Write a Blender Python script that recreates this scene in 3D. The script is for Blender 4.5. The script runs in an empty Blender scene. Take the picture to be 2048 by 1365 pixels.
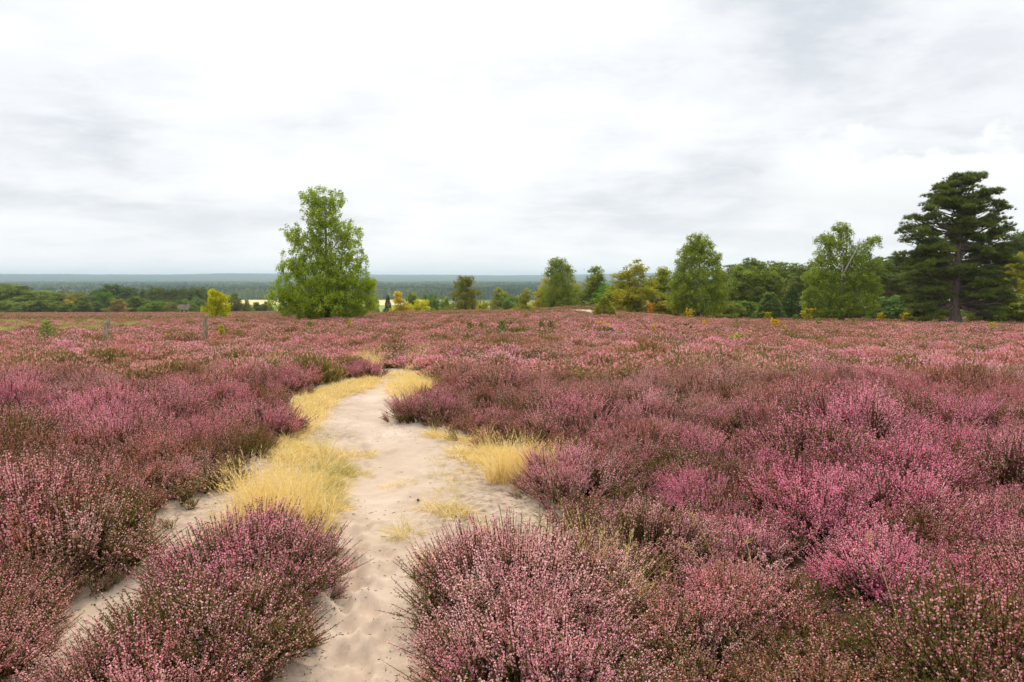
import bpy, math, random
import numpy as np

# ------------------------------------------------------------------ camera, sky, sun, exposure
S = bpy.context.scene
F, CX, CY = 1365.33, 1024.0, 682.5
HORIZON = 556.0
PITCH = math.atan((CY - HORIZON) / F)
EYE = 1.7
cam = bpy.data.cameras.new('camera')
cam.sensor_width = 36; cam.lens = 24; cam.clip_start = 0.05; cam.clip_end = 60000
camo = bpy.data.objects.new('camera', cam)
S.collection.objects.link(camo)
camo.location = (0, 0, EYE)
camo.rotation_euler = (math.pi / 2 - PITCH, 0, 0)
S.camera = camo

SUN_EL, SUN_AZ = math.radians(52), math.radians(-9)      # azimuth from +Y towards +X
world = bpy.data.worlds.new('World'); S.world = world; world.use_nodes = True
def build_world():
    nt = world.node_tree; N = nt.nodes; L = nt.links
    N.clear()
    out = N.new('ShaderNodeOutputWorld'); bg = N.new('ShaderNodeBackground')
    bg.inputs['Strength'].default_value = 0.1
    L.new(bg.outputs[0], out.inputs[0])
    sky = N.new('ShaderNodeTexSky'); sky.sky_type = 'NISHITA'; sky.sun_disc = False
    sky.sun_elevation = SUN_EL; sky.sun_rotation = SUN_AZ; sky.air_density = 1.0; sky.dust_density = 2.0
    tc = N.new('ShaderNodeTexCoord')
    sep = N.new('ShaderNodeSeparateXYZ'); L.new(tc.outputs['Generated'], sep.inputs[0])
    def math_(op, a, b=None, c=None, clamp=False):
        n = N.new('ShaderNodeMath'); n.operation = op; n.use_clamp = clamp
        for i, v in enumerate((a, b, c)):
            if v is None: continue
            if isinstance(v, (int, float)): n.inputs[i].default_value = v
            else: L.new(v, n.inputs[i])
        return n.outputs[0]
    def maprange(v, a, b, c=0.0, d=1.0):
        n = N.new('ShaderNodeMapRange'); n.interpolation_type = 'SMOOTHSTEP'
        L.new(v, n.inputs[0])
        for i, k in enumerate((a, b, c, d)): n.inputs[i + 1].default_value = k
        return n.outputs[0]
    def noise(vec, scale, detail, rough, loc=(0, 0, 0), sc=(1, 1, 1), dist=0.0):
        m = N.new('ShaderNodeMapping'); m.inputs['Location'].default_value = loc; m.inputs['Scale'].default_value = sc
        L.new(vec, m.inputs[0])
        n = N.new('ShaderNodeTexNoise'); n.inputs['Scale'].default_value = scale
        n.inputs['Detail'].default_value = detail; n.inputs['Roughness'].default_value = rough
        n.inputs['Distortion'].default_value = dist
        L.new(m.outputs[0], n.inputs['Vector']); return n.outputs[0]
    z = math_('MAXIMUM', sep.outputs[2], 0.0)
    den = math_('ADD', z, 0.20)
    u = math_('DIVIDE', sep.outputs[0], den); v = math_('DIVIDE', sep.outputs[1], den)
    comb = N.new('ShaderNodeCombineXYZ'); L.new(u, comb.inputs[0]); L.new(v, comb.inputs[1])
    az = math_('ARCTAN2', sep.outputs[0], sep.outputs[1])
    sph = N.new('ShaderNodeCombineXYZ'); L.new(az, sph.inputs[0]); L.new(z, sph.inputs[1])
    P, Q = comb.outputs[0], sph.outputs[0]
    n1 = noise(P, 0.55, 9, 0.60, (3.1, 1.7, 0), (1, 1.5, 1), 0.25)     # broad layers
    n2 = noise(P, 1.7, 6, 0.6, (7.3, 9.2, 0), (1, 1.25, 1), 0.35)        # ragged detail
    n3 = noise(Q, 5.5, 7, 0.6, (1.2, 4.4, 0), (1, 3.0, 1), 0.2)       # low bands
    base = maprange(n1, 0.36, 0.66)
    det = maprange(n2, 0.32, 0.70)
    low = maprange(n3, 0.35, 0.66)
    d = math_('MULTIPLY_ADD', base, 0.46, math_('MULTIPLY_ADD', det, 0.30, math_('MULTIPLY', low, 0.24)))
    # brighter veil where the sun stands behind the cloud, seen at the top of the frame
    sd = (math.sin(SUN_AZ) * math.cos(0.62), math.cos(SUN_AZ) * math.cos(0.62), math.sin(0.62))
    dot = N.new('ShaderNodeVectorMath'); dot.operation = 'DOT_PRODUCT'
    nrm = N.new('ShaderNodeVectorMath'); nrm.operation = 'NORMALIZE'
    L.new(tc.outputs['Generated'], nrm.inputs[0]); L.new(nrm.outputs[0], dot.inputs[0]); dot.inputs[1].default_value = sd
    glow = maprange(dot.outputs['Value'], 0.86, 1.0)
    # heaped cloud low on the right
    q1 = noise(Q, 9.0, 8, 0.58, (0.3, 2.0, 0), (1, 1.6, 1), 0.1)
    inr = math_('MULTIPLY', maprange(az, 0.28, 0.44), maprange(az, 1.6, 0.9))
    line = math_('MULTIPLY_ADD', math_('SUBTRACT', q1, 0.5), 0.22, math_('SUBTRACT', z, 0.145))
    heap = math_('MULTIPLY', maprange(line, 0.028, 0.008), maprange(z, 0.05, 0.13))
    heap = math_('MULTIPLY', heap, inr)
    ramp = N.new('ShaderNodeValToRGB'); cr = ramp.color_ramp
    cr.elements[0].position = 0.12; cr.elements[0].color = (0.61, 0.64, 0.68, 1)
    cr.elements[1].position = 0.85; cr.elements[1].color = (0.93, 0.935, 0.935, 1)
    e = cr.elements.new(0.45); e.color = (0.79, 0.805, 0.83, 1)
    L.new(d, ramp.inputs[0])
    def mix(fac, a, b, mode='MIX'):
        m = N.new('ShaderNodeMix'); m.data_type = 'RGBA'; m.blend_type = mode
        if isinstance(fac, float): m.inputs[0].default_value = fac
        else: L.new(fac, m.inputs[0])
        for i, k in ((6, a), (7, b)):
            if isinstance(k, tuple): m.inputs[i].default_value = k
            else: L.new(k, m.inputs[i])
        return m.outputs[2]
    c = mix(math_('MULTIPLY', heap, 0.95), ramp.outputs[0], (0.90, 0.90, 0.89, 1))
    c = mix(math_('MULTIPLY', glow, 0.55), c, (1.04, 1.03, 1.01, 1))
    hz = maprange(z, 0.13, 0.0)
    c = mix(math_('MULTIPLY', hz, 0.55), c, (0.92, 0.93, 0.955, 1))
    sc = N.new('ShaderNodeVectorMath'); sc.operation = 'SCALE'; L.new(math_('MULTIPLY_ADD', maprange(z, 0.30, 0.95), 2.7, 4.95), sc.inputs['Scale'])   # an overcast sky is brighter overhead
    L.new(c, sc.inputs[0])
    fin = mix(0.96, sky.outputs[0], sc.outputs[0])
    L.new(fin, bg.inputs['Color'])
build_world()
sl = bpy.data.lights.new('sun', 'SUN'); sl.energy = 1.5; sl.angle = math.radians(10); sl.color = (1.0, 0.90, 0.74)
sun = bpy.data.objects.new('sun', sl); S.collection.objects.link(sun)
sun.rotation_euler = (math.pi / 2 - SUN_EL, 0, math.pi - SUN_AZ)
S.view_settings.view_transform = 'Standard'; S.view_settings.look = 'None'
S.view_settings.exposure = 1.22; S.view_settings.gamma = 1.0
S.view_settings.use_curve_mapping = False
cy = S.cycles
cy.max_bounces = 6; cy.diffuse_bounces = 3; cy.glossy_bounces = 1; cy.transmission_bounces = 3
cy.volume_bounces = 2; cy.transparent_max_bounces = 4; cy.use_denoising = True
cy.caustics_reflective = False; cy.caustics_refractive = False

COL = S.collection
rng = np.random.default_rng(7)

# ------------------------------------------------------------------ maths helpers
def smooth(t): t = np.clip(t, 0, 1); return t * t * (3 - 2 * t)
def softplus(x, w): return w * np.logaddexp(0, x / w)
def vnoise(x, y, seed=0):
    x = np.asarray(x, float); y = np.asarray(y, float)
    xi = np.floor(x).astype(np.int64); yi = np.floor(y).astype(np.int64)
    fx = smooth(x - xi); fy = smooth(y - yi)
    def h(a, b):
        n = (a * 374761393 + b * 668265263 + seed * 982451653) & 0x7fffffff
        n = ((n ^ (n >> 13)) * 1274126177) & 0x7fffffff
        return ((n ^ (n >> 16)) & 0xffff) / 65535.0
    return ((h(xi, yi) * (1 - fx) + h(xi + 1, yi) * fx) * (1 - fy) + (h(xi, yi + 1) * (1 - fx) + h(xi + 1, yi + 1) * fx) * fy)
def fbm(x, y, seed=0, o=4):
    s = 0; a = 1; t = 0
    for k in range(o):
        s = s + a * vnoise(np.asarray(x) * 2 ** k, np.asarray(y) * 2 ** k, seed + k * 17); t += a; a *= 0.5
    return s / t
VALLEY = 47.0
def H(x, y):
    x = np.asarray(x, float); y = np.asarray(y, float)
    a = x / np.maximum(y, 20.0)
    s = np.interp(a, [-1, -.45, -.2, -.05, .1, .2, .3, .45, 1], [.047, .046, .0425, .0385, .037, .041, .048, .051, .053])
    c = np.interp(a, [-1, -.4, -.28, -.2, .15, .26, .34, 1], [262, 258, 235, 150, 135, 160, 420, 450])
    dr = s * softplus(y - 8, 1.5) + 0.13 * softplus(y - c, 6)
    dr = -softplus(-(dr - VALLEY), 3) + VALLEY
    dr = np.where(y > 0, dr, 0)
    near = 1 - smooth((np.hypot(x, y) - 3000) / 4000)
    h = -dr + 0.35 * (fbm(x / 23 + 9, y / 23 + 4, 3, 3) - .5) * smooth((y - 9) / 20)
    h = h + 0.9 * np.exp(-((x - 17) / 14) ** 2 - ((y - 112) / 13) ** 2)
    R = np.hypot(x, y); th = x / np.maximum(y, 1)
    ridge = (0.62 + 0.5 * fbm(th * 5 + 3, R / 9000, 11, 4)) * 92
    h = h + np.where(y > 0, ridge * smooth((R - 5200) / 4300), 0)
    return h
cp, sp_ = math.cos(PITCH), math.sin(PITCH)
def at(px, py, d):
    u = (px - CX) / F; v = -(py - CY) / F
    t = d / (cp + v * sp_)
    return np.array([t * u, d, EYE + t * (-sp_ + v * cp)])
def X(px, d): return (px - CX) / F * d * 1.0 * (cp + (CY - HORIZON) / F * sp_)
def g(px, py):
    "where the ray through a pixel of the photograph meets the ground"
    u = (px - CX) / F; v = -(py - CY) / F
    dy = cp + v * sp_; dz = -sp_ + v * cp
    lo = 0.5
    for t in np.geomspace(0.5, 3000, 700):
        if EYE + t * dz < H(t * u, t * dy):
            a, b = lo, t
            for _ in range(30):
                m = (a + b) / 2
                if EYE + m * dz < H(m * u, m * dy): b = m
                else: a = m
            return np.array([b * u, b * dy])
        lo = t
    return np.array([lo * u, lo * dy])
def in_poly(P, poly):
    x, y = P[:, 0], P[:, 1]; r = np.zeros(len(P), bool)
    n = len(poly)
    for i in range(n):
        x0, y0 = poly[i]; x1, y1 = poly[(i + 1) % n]
        c = ((y0 > y) != (y1 > y))
        with np.errstate(divide='ignore', invalid='ignore'):
            r ^= c & (x < (x1 - x0) * (y - y0) / ((y1 - y0) if y1 != y0 else 1e-9) + x0)
    return r
def poly_dist(P, poly):
    d = np.full(len(P), 1e9); n = len(poly)
    for i in range(n):
        a = np.array(poly[i]); b = np.array(poly[(i + 1) % n]); ab = b - a
        t = np.clip(((P - a) @ ab) / max(ab @ ab, 1e-9), 0, 1)
        d = np.minimum(d, np.linalg.norm(P - (a + t[:, None] * ab), axis=1))
    return d

# ------------------------------------------------------------------ mesh helpers
class Geo:
    "collects triangles/quads with a material index and a per-face random"
    def __init__(s): s.v = []; s.f = []; s.m = []; s.r = []; s.n = 0
    def add(s, V, Fc, mi=0, rnd=None):
        V = np.asarray(V, float).reshape(-1, 3); Fc = np.asarray(Fc, int)
        if len(Fc) == 0: return
        s.v.append(V); s.f.append(Fc + s.n); s.n += len(V)
        s.m.append(np.full(len(Fc), mi, int))
        s.r.append(np.zeros(len(Fc)) + .5 if rnd is None else np.broadcast_to(rnd, (len(Fc),)).astype(float))
    def mesh(s, name, mats, smooth_shade=False):
        me = bpy.data.meshes.new(name)
        V = np.concatenate(s.v)
        me.vertices.add(len(V)); me.vertices.foreach_set('co', V.astype(np.float32).ravel())
        cnt = np.concatenate([np.full(len(f), f.shape[1]) for f in s.f])
        loops = np.concatenate([f.ravel() for f in s.f])
        me.loops.add(len(loops)); me.loops.foreach_set('vertex_index', loops.astype(np.int32))
        me.polygons.add(len(cnt))
        st = np.concatenate([[0], np.cumsum(cnt)[:-1]])
        me.polygons.foreach_set('loop_start', st.astype(np.int32))
        me.polygons.foreach_set('loop_total', cnt.astype(np.int32))
        me.polygons.foreach_set('material_index', np.concatenate(s.m).astype(np.int32))
        me.polygons.foreach_set('use_smooth', np.full(len(cnt), smooth_shade))
        a = me.attributes.new('rnd', 'FLOAT', 'FACE'); a.data.foreach_set('value', np.concatenate(s.r).astype(np.float32))
        for m in mats: me.materials.append(m)
        me.update(calc_edges=True); me.validate()
        return me
def tube(G, pts, rad, sides=5, mi=0, rnd=.5, cap=True):
    pts = np.asarray(pts, float); n = len(pts); rad = np.broadcast_to(rad, (n,))
    T = np.gradient(pts, axis=0); T /= np.linalg.norm(T, axis=1)[:, None] + 1e-9
    ref = np.array([0, 0, 1.0]) if abs(T[0][2]) < .9 else np.array([1.0, 0, 0])
    A = np.cross(T, ref); A /= np.linalg.norm(A, axis=1)[:, None] + 1e-9
    B = np.cross(T, A)
    ang = np.arange(sides) / sides * 2 * math.pi
    V = pts[:, None, :] + rad[:, None, None] * (np.cos(ang)[None, :, None] * A[:, None, :] + np.sin(ang)[None, :, None] * B[:, None, :])
    f = []
    for i in range(n - 1):
        for k in range(sides):
            k2 = (k + 1) % sides
            f.append((i * sides + k, i * sides + k2, (i + 1) * sides + k2, (i + 1) * sides + k))
    G.add(V.reshape(-1, 3), f, mi, rnd)
    if cap and sides >= 3:
        G.add(V[-1], [tuple(range(sides))] if sides != 3 else [(0, 1, 2)], mi, rnd)
def rdirs(n, r):
    z = r.uniform(-1, 1, n); t = r.uniform(0, 2 * math.pi, n); q = np.sqrt(1 - z * z)
    return np.stack([q * np.cos(t), q * np.sin(t), z], 1)
def norm(v): return v / (np.linalg.norm(v, axis=-1, keepdims=True) + 1e-9)
def leaves(G, P, size, r, mi=0, rnd=None, down=0.0, asp=.62):
    n = len(P); a = rdirs(n, r); a[:, 2] -= down; a = norm(a)
    b = norm(np.cross(a, rdirs(n, r)))
    s = np.broadcast_to(size, (n,)) * r.uniform(.7, 1.3, n)
    la = a * s[:, None] * .5; lb = b * s[:, None] * .5 * asp
    V = np.stack([P - la, P + lb, P + la, P - lb], 1).reshape(-1, 3)
    f = np.arange(n * 4).reshape(n, 4)
    G.add(V, f, mi, r.uniform(0, 1, n) if rnd is None else rnd)
def shards(G, P0, P1, w, r, mi=0, rnd=None):
    "thin pointed triangles from P0 to P1"
    n = len(P0); d = norm(P1 - P0); b = norm(np.cross(d, rdirs(n, r))) * (np.broadcast_to(w, (n,)) * .5)[:, None]
    V = np.stack([P0 - b, P0 + b, P1], 1).reshape(-1, 3)
    G.add(V, np.arange(n * 3).reshape(n, 3), mi, r.uniform(0, 1, n) if rnd is None else rnd)
def spindles(G, P0, P1, w, r, mi=0, rnd=None):
    "rhombus blades, widest in the middle"
    n = len(P0); d = norm(P1 - P0); b = norm(np.cross(d, rdirs(n, r))) * (np.broadcast_to(w, (n,)) * .5)[:, None]
    M = P0 * .6 + P1 * .4
    V = np.stack([P0, M + b, P1, M - b], 1).reshape(-1, 3)
    G.add(V, np.arange(n * 4).reshape(n, 4), mi, r.uniform(0, 1, n) if rnd is None else rnd)
def tag(o, label=None, cat=None, group=None, kind=None):
    if label: o['label'] = label
    if cat: o['category'] = cat
    if group: o['group'] = group
    if kind: o['kind'] = kind
    return o
def obj(name, me, parent=None):
    o = bpy.data.objects.new(name, me); COL.objects.link(o)
    if parent is not None: o.parent = parent
    return o
def empty(name, x, y, z=None, rz=0, sc=1.0):
    o = bpy.data.objects.new(name, None); COL.objects.link(o)
    o.location = (x, y, float(H(x, y)) if z is None else z); o.rotation_euler = (0, 0, rz); o.scale = (sc,) * 3 if not isinstance(sc, tuple) else sc
    o.empty_display_size = .3
    return o

# ------------------------------------------------------------------ materials
def mat(name):
    m = bpy.data.materials.new(name); m.use_nodes = True; nt = m.node_tree; nt.nodes.clear()
    o = nt.nodes.new('ShaderNodeOutputMaterial'); return m, nt, nt.nodes, nt.links, o
def ramp_node(N, stops):
    r = N.new('ShaderNodeValToRGB'); e = r.color_ramp.elements
    e[0].position, e[0].color = stops[0][0], (*stops[0][1], 1); e[1].position, e[1].color = stops[-1][0], (*stops[-1][1], 1)
    for p, c in stops[1:-1]: k = e.new(p); k.color = (*c, 1)
    return r
def mixc(N, L, f, a, b, mode='MIX'):
    m = N.new('ShaderNodeMix'); m.data_type = 'RGBA'; m.blend_type = mode
    for i, k in ((0, f), (6, a), (7, b)):
        if isinstance(k, (tuple, float, int)): m.inputs[i].default_value = (*k, 1) if isinstance(k, tuple) else k
        else: L.new(k, m.inputs[i])
    return m.outputs[2]
def noise_node(N, L, scale, detail=5, rough=.55, vec=None):
    n = N.new('ShaderNodeTexNoise'); n.inputs['Scale'].default_value = scale; n.inputs['Detail'].default_value = detail
    n.inputs['Roughness'].default_value = rough
    if vec is not None: L.new(vec, n.inputs['Vector'])
    return n.outputs[0]
def attr(N, name, kind='GEOMETRY'):
    a = N.new('ShaderNodeAttribute'); a.attribute_type = kind; a.attribute_name = name; return a
def iattr(N, L, name):
    a, b = attr(N, name, 'INSTANCER'), attr(N, name); m = N.new('ShaderNodeMath'); m.operation = 'ADD'
    L.new(a.outputs['Fac'], m.inputs[0]); L.new(b.outputs['Fac'], m.inputs[1]); return m
def leafy_out(nt, N, L, out, col, trans=.3):
    d = N.new('ShaderNodeBsdfDiffuse'); t = N.new('ShaderNodeBsdfTranslucent'); m = N.new('ShaderNodeMixShader')
    L.new(col, d.inputs[0]); L.new(col, t.inputs[0]); m.inputs[0].default_value = trans
    L.new(d.outputs[0], m.inputs[1]); L.new(t.outputs[0], m.inputs[2]); L.new(m.outputs[0], out.inputs[0])
def heather_flower():
    m, nt, N, L, out = mat('heather_flower')
    t = iattr(N, L, 'tint'); p = iattr(N, L, 'pale'); r = attr(N, 'rnd')
    ma = N.new('ShaderNodeMath'); ma.operation = 'MULTIPLY_ADD'; L.new(r.outputs['Fac'], ma.inputs[0]); ma.inputs[1].default_value = .34
    sb = N.new('ShaderNodeMath'); sb.operation = 'SUBTRACT'; L.new(t.outputs[0], sb.inputs[0]); sb.inputs[1].default_value = .17
    L.new(sb.outputs[0], ma.inputs[2])
    rp = ramp_node(N, [(0, (.42, .20, .11)), (.2, (.62, .29, .20)), (.4, (.78, .345, .37)), (.58, (.88, .37, .42)), (.78, (.87, .41, .54)), (1, (.89, .29, .45))])
    L.new(ma.outputs[0], rp.inputs[0])
    c = mixc(N, L, p.outputs[0], rp.outputs[0], (.96, .68, .65))
    # single flowers differ in brightness
    v = N.new('ShaderNodeMapRange'); L.new(r.outputs['Fac'], v.inputs[0]); v.inputs[3].default_value = .72; v.inputs[4].default_value = 1.28
    sc = N.new('ShaderNodeVectorMath'); sc.operation = 'SCALE'; L.new(c, sc.inputs[0]); L.new(v.outputs[0], sc.inputs['Scale'])
    # shoots still in green bud
    gq = iattr(N, L, 'green'); gt = N.new('ShaderNodeMath'); gt.operation = 'LESS_THAN'
    fr = N.new('ShaderNodeMath'); fr.operation = 'FRACT'; mu = N.new('ShaderNodeMath'); mu.operation = 'MULTIPLY'; L.new(r.outputs['Fac'], mu.inputs[0]); mu.inputs[1].default_value = 37.3
    L.new(mu.outputs[0], fr.inputs[0]); L.new(fr.outputs[0], gt.inputs[0]); L.new(gq.outputs[0], gt.inputs[1])
    c = mixc(N, L, gt.outputs[0], sc.outputs[0], (.20, .19, .05))
    leafy_out(nt, N, L, out, c, .3); return m
def heather_green():
    m, nt, N, L, out = mat('heather_leaf')
    r = attr(N, 'rnd'); t = iattr(N, L, 'dry')
    rp = ramp_node(N, [(0, (.11, .13, .02)), (.6, (.24, .25, .045)), (1, (.35, .29, .07))]); L.new(r.outputs['Fac'], rp.inputs[0])
    c = mixc(N, L, t.outputs[0], rp.outputs[0], (.27, .135, .065))
    leafy_out(nt, N, L, out, c, .25); return m
def heather_stem():
    m, nt, N, L, out = mat('heather_stem')
    d = N.new('ShaderNodeBsdfDiffuse'); d.inputs[0].default_value = (.105, .055, .032, 1); L.new(d.outputs[0], out.inputs[0]); return m
def grass_mat():
    m, nt, N, L, out = mat('grass_blade')
    r = attr(N, 'rnd'); t = iattr(N, L, 'tint')
    rp = ramp_node(N, [(0, (.50, .32, .10)), (.22, (.78, .55, .17)), (.5, (.90, .71, .29)), (1, (.97, .88, .55))]); L.new(r.outputs['Fac'], rp.inputs[0])
    gr = ramp_node(N, [(0, (.13, .17, .025)), (1, (.34, .36, .07))]); L.new(r.outputs['Fac'], gr.inputs[0])
    c = mixc(N, L, t.outputs[0], rp.outputs[0], gr.outputs[0])
    leafy_out(nt, N, L, out, c, .4); return m
def leaf_mat(name='leaf', trans=.32, yellow=.0):
    "colour comes from the object's own colour, leaf by leaf a little different"
    m, nt, N, L, out = mat(name)
    oi = N.new('ShaderNodeObjectInfo'); r = attr(N, 'rnd')
    hs = N.new('ShaderNodeHueSaturation'); L.new(oi.outputs['Color'], hs.inputs['Color'])
    v = N.new('ShaderNodeMapRange'); L.new(r.outputs['Fac'], v.inputs[0]); v.inputs[3].default_value = .6; v.inputs[4].default_value = 1.45
    L.new(v.outputs[0], hs.inputs['Value'])
    h = N.new('ShaderNodeMapRange'); L.new(r.outputs['Fac'], h.inputs[0]); h.inputs[3].default_value = .515; h.inputs[4].default_value = .48
    L.new(h.outputs[0], hs.inputs['Hue'])
    leafy_out(nt, N, L, out, hs.outputs[0], trans); return m
def far_leaf_mat():
    m, nt, N, L, out = mat('far_foliage')
    r = attr(N, 'rnd'); t = attr(N, 'tint', 'INSTANCER')
    rp = ramp_node(N, [(0, (.035, .075, .030)), (.4, (.07, .13, .038)), (.75, (.14, .20, .045)), (1, (.26, .27, .07))]); L.new(t.outputs['Fac'], rp.inputs[0])
    v = N.new('ShaderNodeMapRange'); L.new(r.outputs['Fac'], v.inputs[0]); v.inputs[3].default_value = .6; v.inputs[4].default_value = 1.4
    sc = N.new('ShaderNodeVectorMath'); sc.operation = 'SCALE'; L.new(rp.outputs[0], sc.inputs[0]); L.new(v.outputs[0], sc.inputs['Scale'])
    leafy_out(nt, N, L, out, sc.outputs[0], .15); return m
def bark(name, c0, c1, scale=3.0, low=None, low_z=2.0, sx=(1, 1, 1)):
    m, nt, N, L, out = mat(name)
    tc = N.new('ShaderNodeTexCoord'); mp = N.new('ShaderNodeMapping'); mp.inputs['Scale'].default_value = sx; L.new(tc.outputs['Object'], mp.inputs[0])
    n = noise_node(N, L, scale, 6, .65, mp.outputs[0])
    rp = ramp_node(N, [(.38, c0), (.56, c1)]); L.new(n, rp.inputs[0]); c = rp.outputs[0]
    if low:
        s = N.new('ShaderNodeSeparateXYZ'); L.new(tc.outputs['Object'], s.inputs[0])
        mr = N.new('ShaderNodeMapRange'); L.new(s.outputs[2], mr.inputs[0]); mr.inputs[1].default_value = low_z * .4; mr.inputs[2].default_value = low_z
        c = mixc(N, L, mr.outputs[0], low, c)
    d = N.new('ShaderNodeBsdfDiffuse'); L.new(c, d.inputs[0])
    b = N.new('ShaderNodeBump'); b.inputs['Strength'].default_value = .6; L.new(n, b.inputs['Height']); L.new(b.outputs[0], d.inputs['Normal'])
    L.new(d.outputs[0], out.inputs[0]); return m
M_FL, M_GR, M_ST, M_GRASS = heather_flower(), heather_green(), heather_stem(), grass_mat()
M_LEAF = leaf_mat('leaf', .35); M_NEEDLE = leaf_mat('needle', .12); M_FAR = far_leaf_mat()
M_BIRCH = bark('birch_bark', (.05, .045, .04), (.55, .52, .47), 4.0, (.06, .05, .042), 3.0, (1, 1, 4))
M_PINE = bark('pine_bark', (.16, .085, .055), (.33, .165, .10), 3.0, (.10, .075, .06), 6.0, (3, 3, .7))
M_BLACKPINE = bark('grey_pine_bark', (.10, .075, .06), (.21, .165, .14), 3.0, None, 2, (3, 3, .7))
M_OAK = bark('oak_bark', (.05, .042, .034), (.12, .10, .08), 3.0)

def ground_mat():
    m, nt, N, L, out = mat('heath_soil')
    geo = N.new('ShaderNodeNewGeometry'); P = geo.outputs['Position']
    n1 = noise_node(N, L, 3.0, 8, .65, P); n2 = noise_node(N, L, .06, 5, .6, P); n3 = noise_node(N, L, .0035, 4, .6, P)
    soil = ramp_node(N, [(.3, (.055, .035, .025)), (.55, (.11, .07, .048)), (.75, (.17, .12, .085))]); L.new(n1, soil.inputs[0])
    heath = ramp_node(N, [(.35, (.16, .085, .06)), (.6, (.26, .12, .11))]); L.new(n2, heath.inputs[0])
    fld = ramp_node(N, [(.38, (.10, .14, .035)), (.5, (.16, .18, .05)), (.58, (.30, .27, .10))]); L.new(n3, fld.inputs[0])
    s = N.new('ShaderNodeSeparateXYZ'); L.new(P, s.inputs[0])
    a = N.new('ShaderNodeMapRange'); L.new(s.outputs[1], a.inputs[0]); a.inputs[1].default_value = 22; a.inputs[2].default_value = 60
    c = mixc(N, L, a.outputs[0], soil.outputs[0], heath.outputs[0])
    b = N.new('ShaderNodeMapRange'); L.new(s.outputs[2], b.inputs[0]); b.inputs[1].default_value = -13; b.inputs[2].default_value = -20
    c = mixc(N, L, b.outputs[0], c, fld.outputs[0])
    h = N.new('ShaderNodeMapRange'); L.new(s.outputs[1], h.inputs[0]); h.inputs[1].default_value = 4200; h.inputs[2].default_value = 5200
    c = mixc(N, L, h.outputs[0], c, (.035, .055, .022))
    d = N.new('ShaderNodeBsdfDiffuse'); L.new(c, d.inputs[0])
    bp = N.new('ShaderNodeBump'); bp.inputs['Strength'].default_value = .7; bp.inputs['Distance'].default_value = .05; L.new(n1, bp.inputs['Height'])
    L.new(bp.outputs[0], d.inputs['Normal']); L.new(d.outputs[0], out.inputs[0]); return m
def sand_mat():
    m, nt, N, L, out = mat('sand')
    geo = N.new('ShaderNodeNewGeometry'); P = geo.outputs['Position']
    n1 = noise_node(N, L, 1.1, 6, .6, P); n2 = noise_node(N, L, 14, 8, .7, P); n3 = noise_node(N, L, 350, 3, .6, P)
    base = ramp_node(N, [(.3, (.54, .42, .315)), (.55, (.66, .53, .415)), (.75, (.75, .63, .51))]); L.new(n1, base.inputs[0])
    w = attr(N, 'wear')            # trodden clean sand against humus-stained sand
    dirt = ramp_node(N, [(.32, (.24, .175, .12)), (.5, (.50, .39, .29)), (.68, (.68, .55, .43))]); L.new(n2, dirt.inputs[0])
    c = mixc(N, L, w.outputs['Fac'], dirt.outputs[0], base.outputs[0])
    sp = ramp_node(N, [(.30, (.55, .5, .45)), (.42, (1, 1, 1))]); L.new(n3, sp.inputs[0])
    c = mixc(N, L, .4, c, sp.outputs[0], 'MULTIPLY')
    n4 = noise_node(N, L, 38, 6, .75, P)
    sp2 = ramp_node(N, [(.27, (.35, .29, .24)), (.34, (1, 1, 1))]); L.new(n4, sp2.inputs[0])
    c = mixc(N, L, .8, c, sp2.outputs[0], 'MULTIPLY')
    d = N.new('ShaderNodeBsdfDiffuse'); L.new(c, d.inputs[0]); d.inputs['Roughness'].default_value = .6
    add = N.new('ShaderNodeMath'); add.operation = 'MULTIPLY_ADD'; L.new(n3, add.inputs[0]); add.inputs[1].default_value = .3; L.new(n2, add.inputs[2])
    bp = N.new('ShaderNodeBump'); bp.inputs['Strength'].default_value = .55; bp.inputs['Distance'].default_value = .022; L.new(add.outputs[0], bp.inputs['Height'])
    L.new(bp.outputs[0], d.inputs['Normal']); L.new(d.outputs[0], out.inputs[0]); return m
M_GROUND, M_SAND = ground_mat(), sand_mat()
def plain(name, c, c2=None, scale=5.0):
    m, nt, N, L, out = mat(name); d = N.new('ShaderNodeBsdfDiffuse')
    if c2:
        tc = N.new('ShaderNodeTexCoord'); n = noise_node(N, L, scale, 6, .65, tc.outputs['Object'])
        rp = ramp_node(N, [(.35, c), (.65, c2)]); L.new(n, rp.inputs[0]); L.new(rp.outputs[0], d.inputs[0])
    else: d.inputs[0].default_value = (*c, 1)
    L.new(d.outputs[0], out.inputs[0]); return m

# ------------------------------------------------------------------ open ground: outlines in ground coordinates
def gp(l): return [tuple(g(a, b)) for a, b in l]
OPEN = gp([(-10, 1420), (62, 1345), (128, 1275), (192, 1222), (268, 1156), (343, 1084), (405, 1027), (468, 974), (512, 929), (545, 890),
           (562, 850), (595, 803), (640, 778), (700, 760), (745, 752), (790, 742), (850, 752), (875, 785), (800, 822), (805, 858),
           (860, 872), (930, 885), (1010, 900), (1085, 930), (1078, 968), (1045, 1000), (1075, 1060), (1130, 1125), (1205, 1210), (1250, 1300), (1275, 1420), (1275, 1700), (-200, 1700)])
TAIL = [(-1.93, 10.6), (-2.35, 12.0), (-2.95, 13.6), (-3.45, 15.5), (-3.2, 15.6), (-2.6, 13.8), (-1.95, 12.2), (-1.5, 10.8)]
ISLAND = gp([(425, 1135), (500, 1112), (600, 1112), (645, 1140), (655, 1195), (640, 1260), (605, 1335), (600, 1420), (600, 1700), (-60, 1700), (85, 1470), (180, 1368), (300, 1248)])
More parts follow.
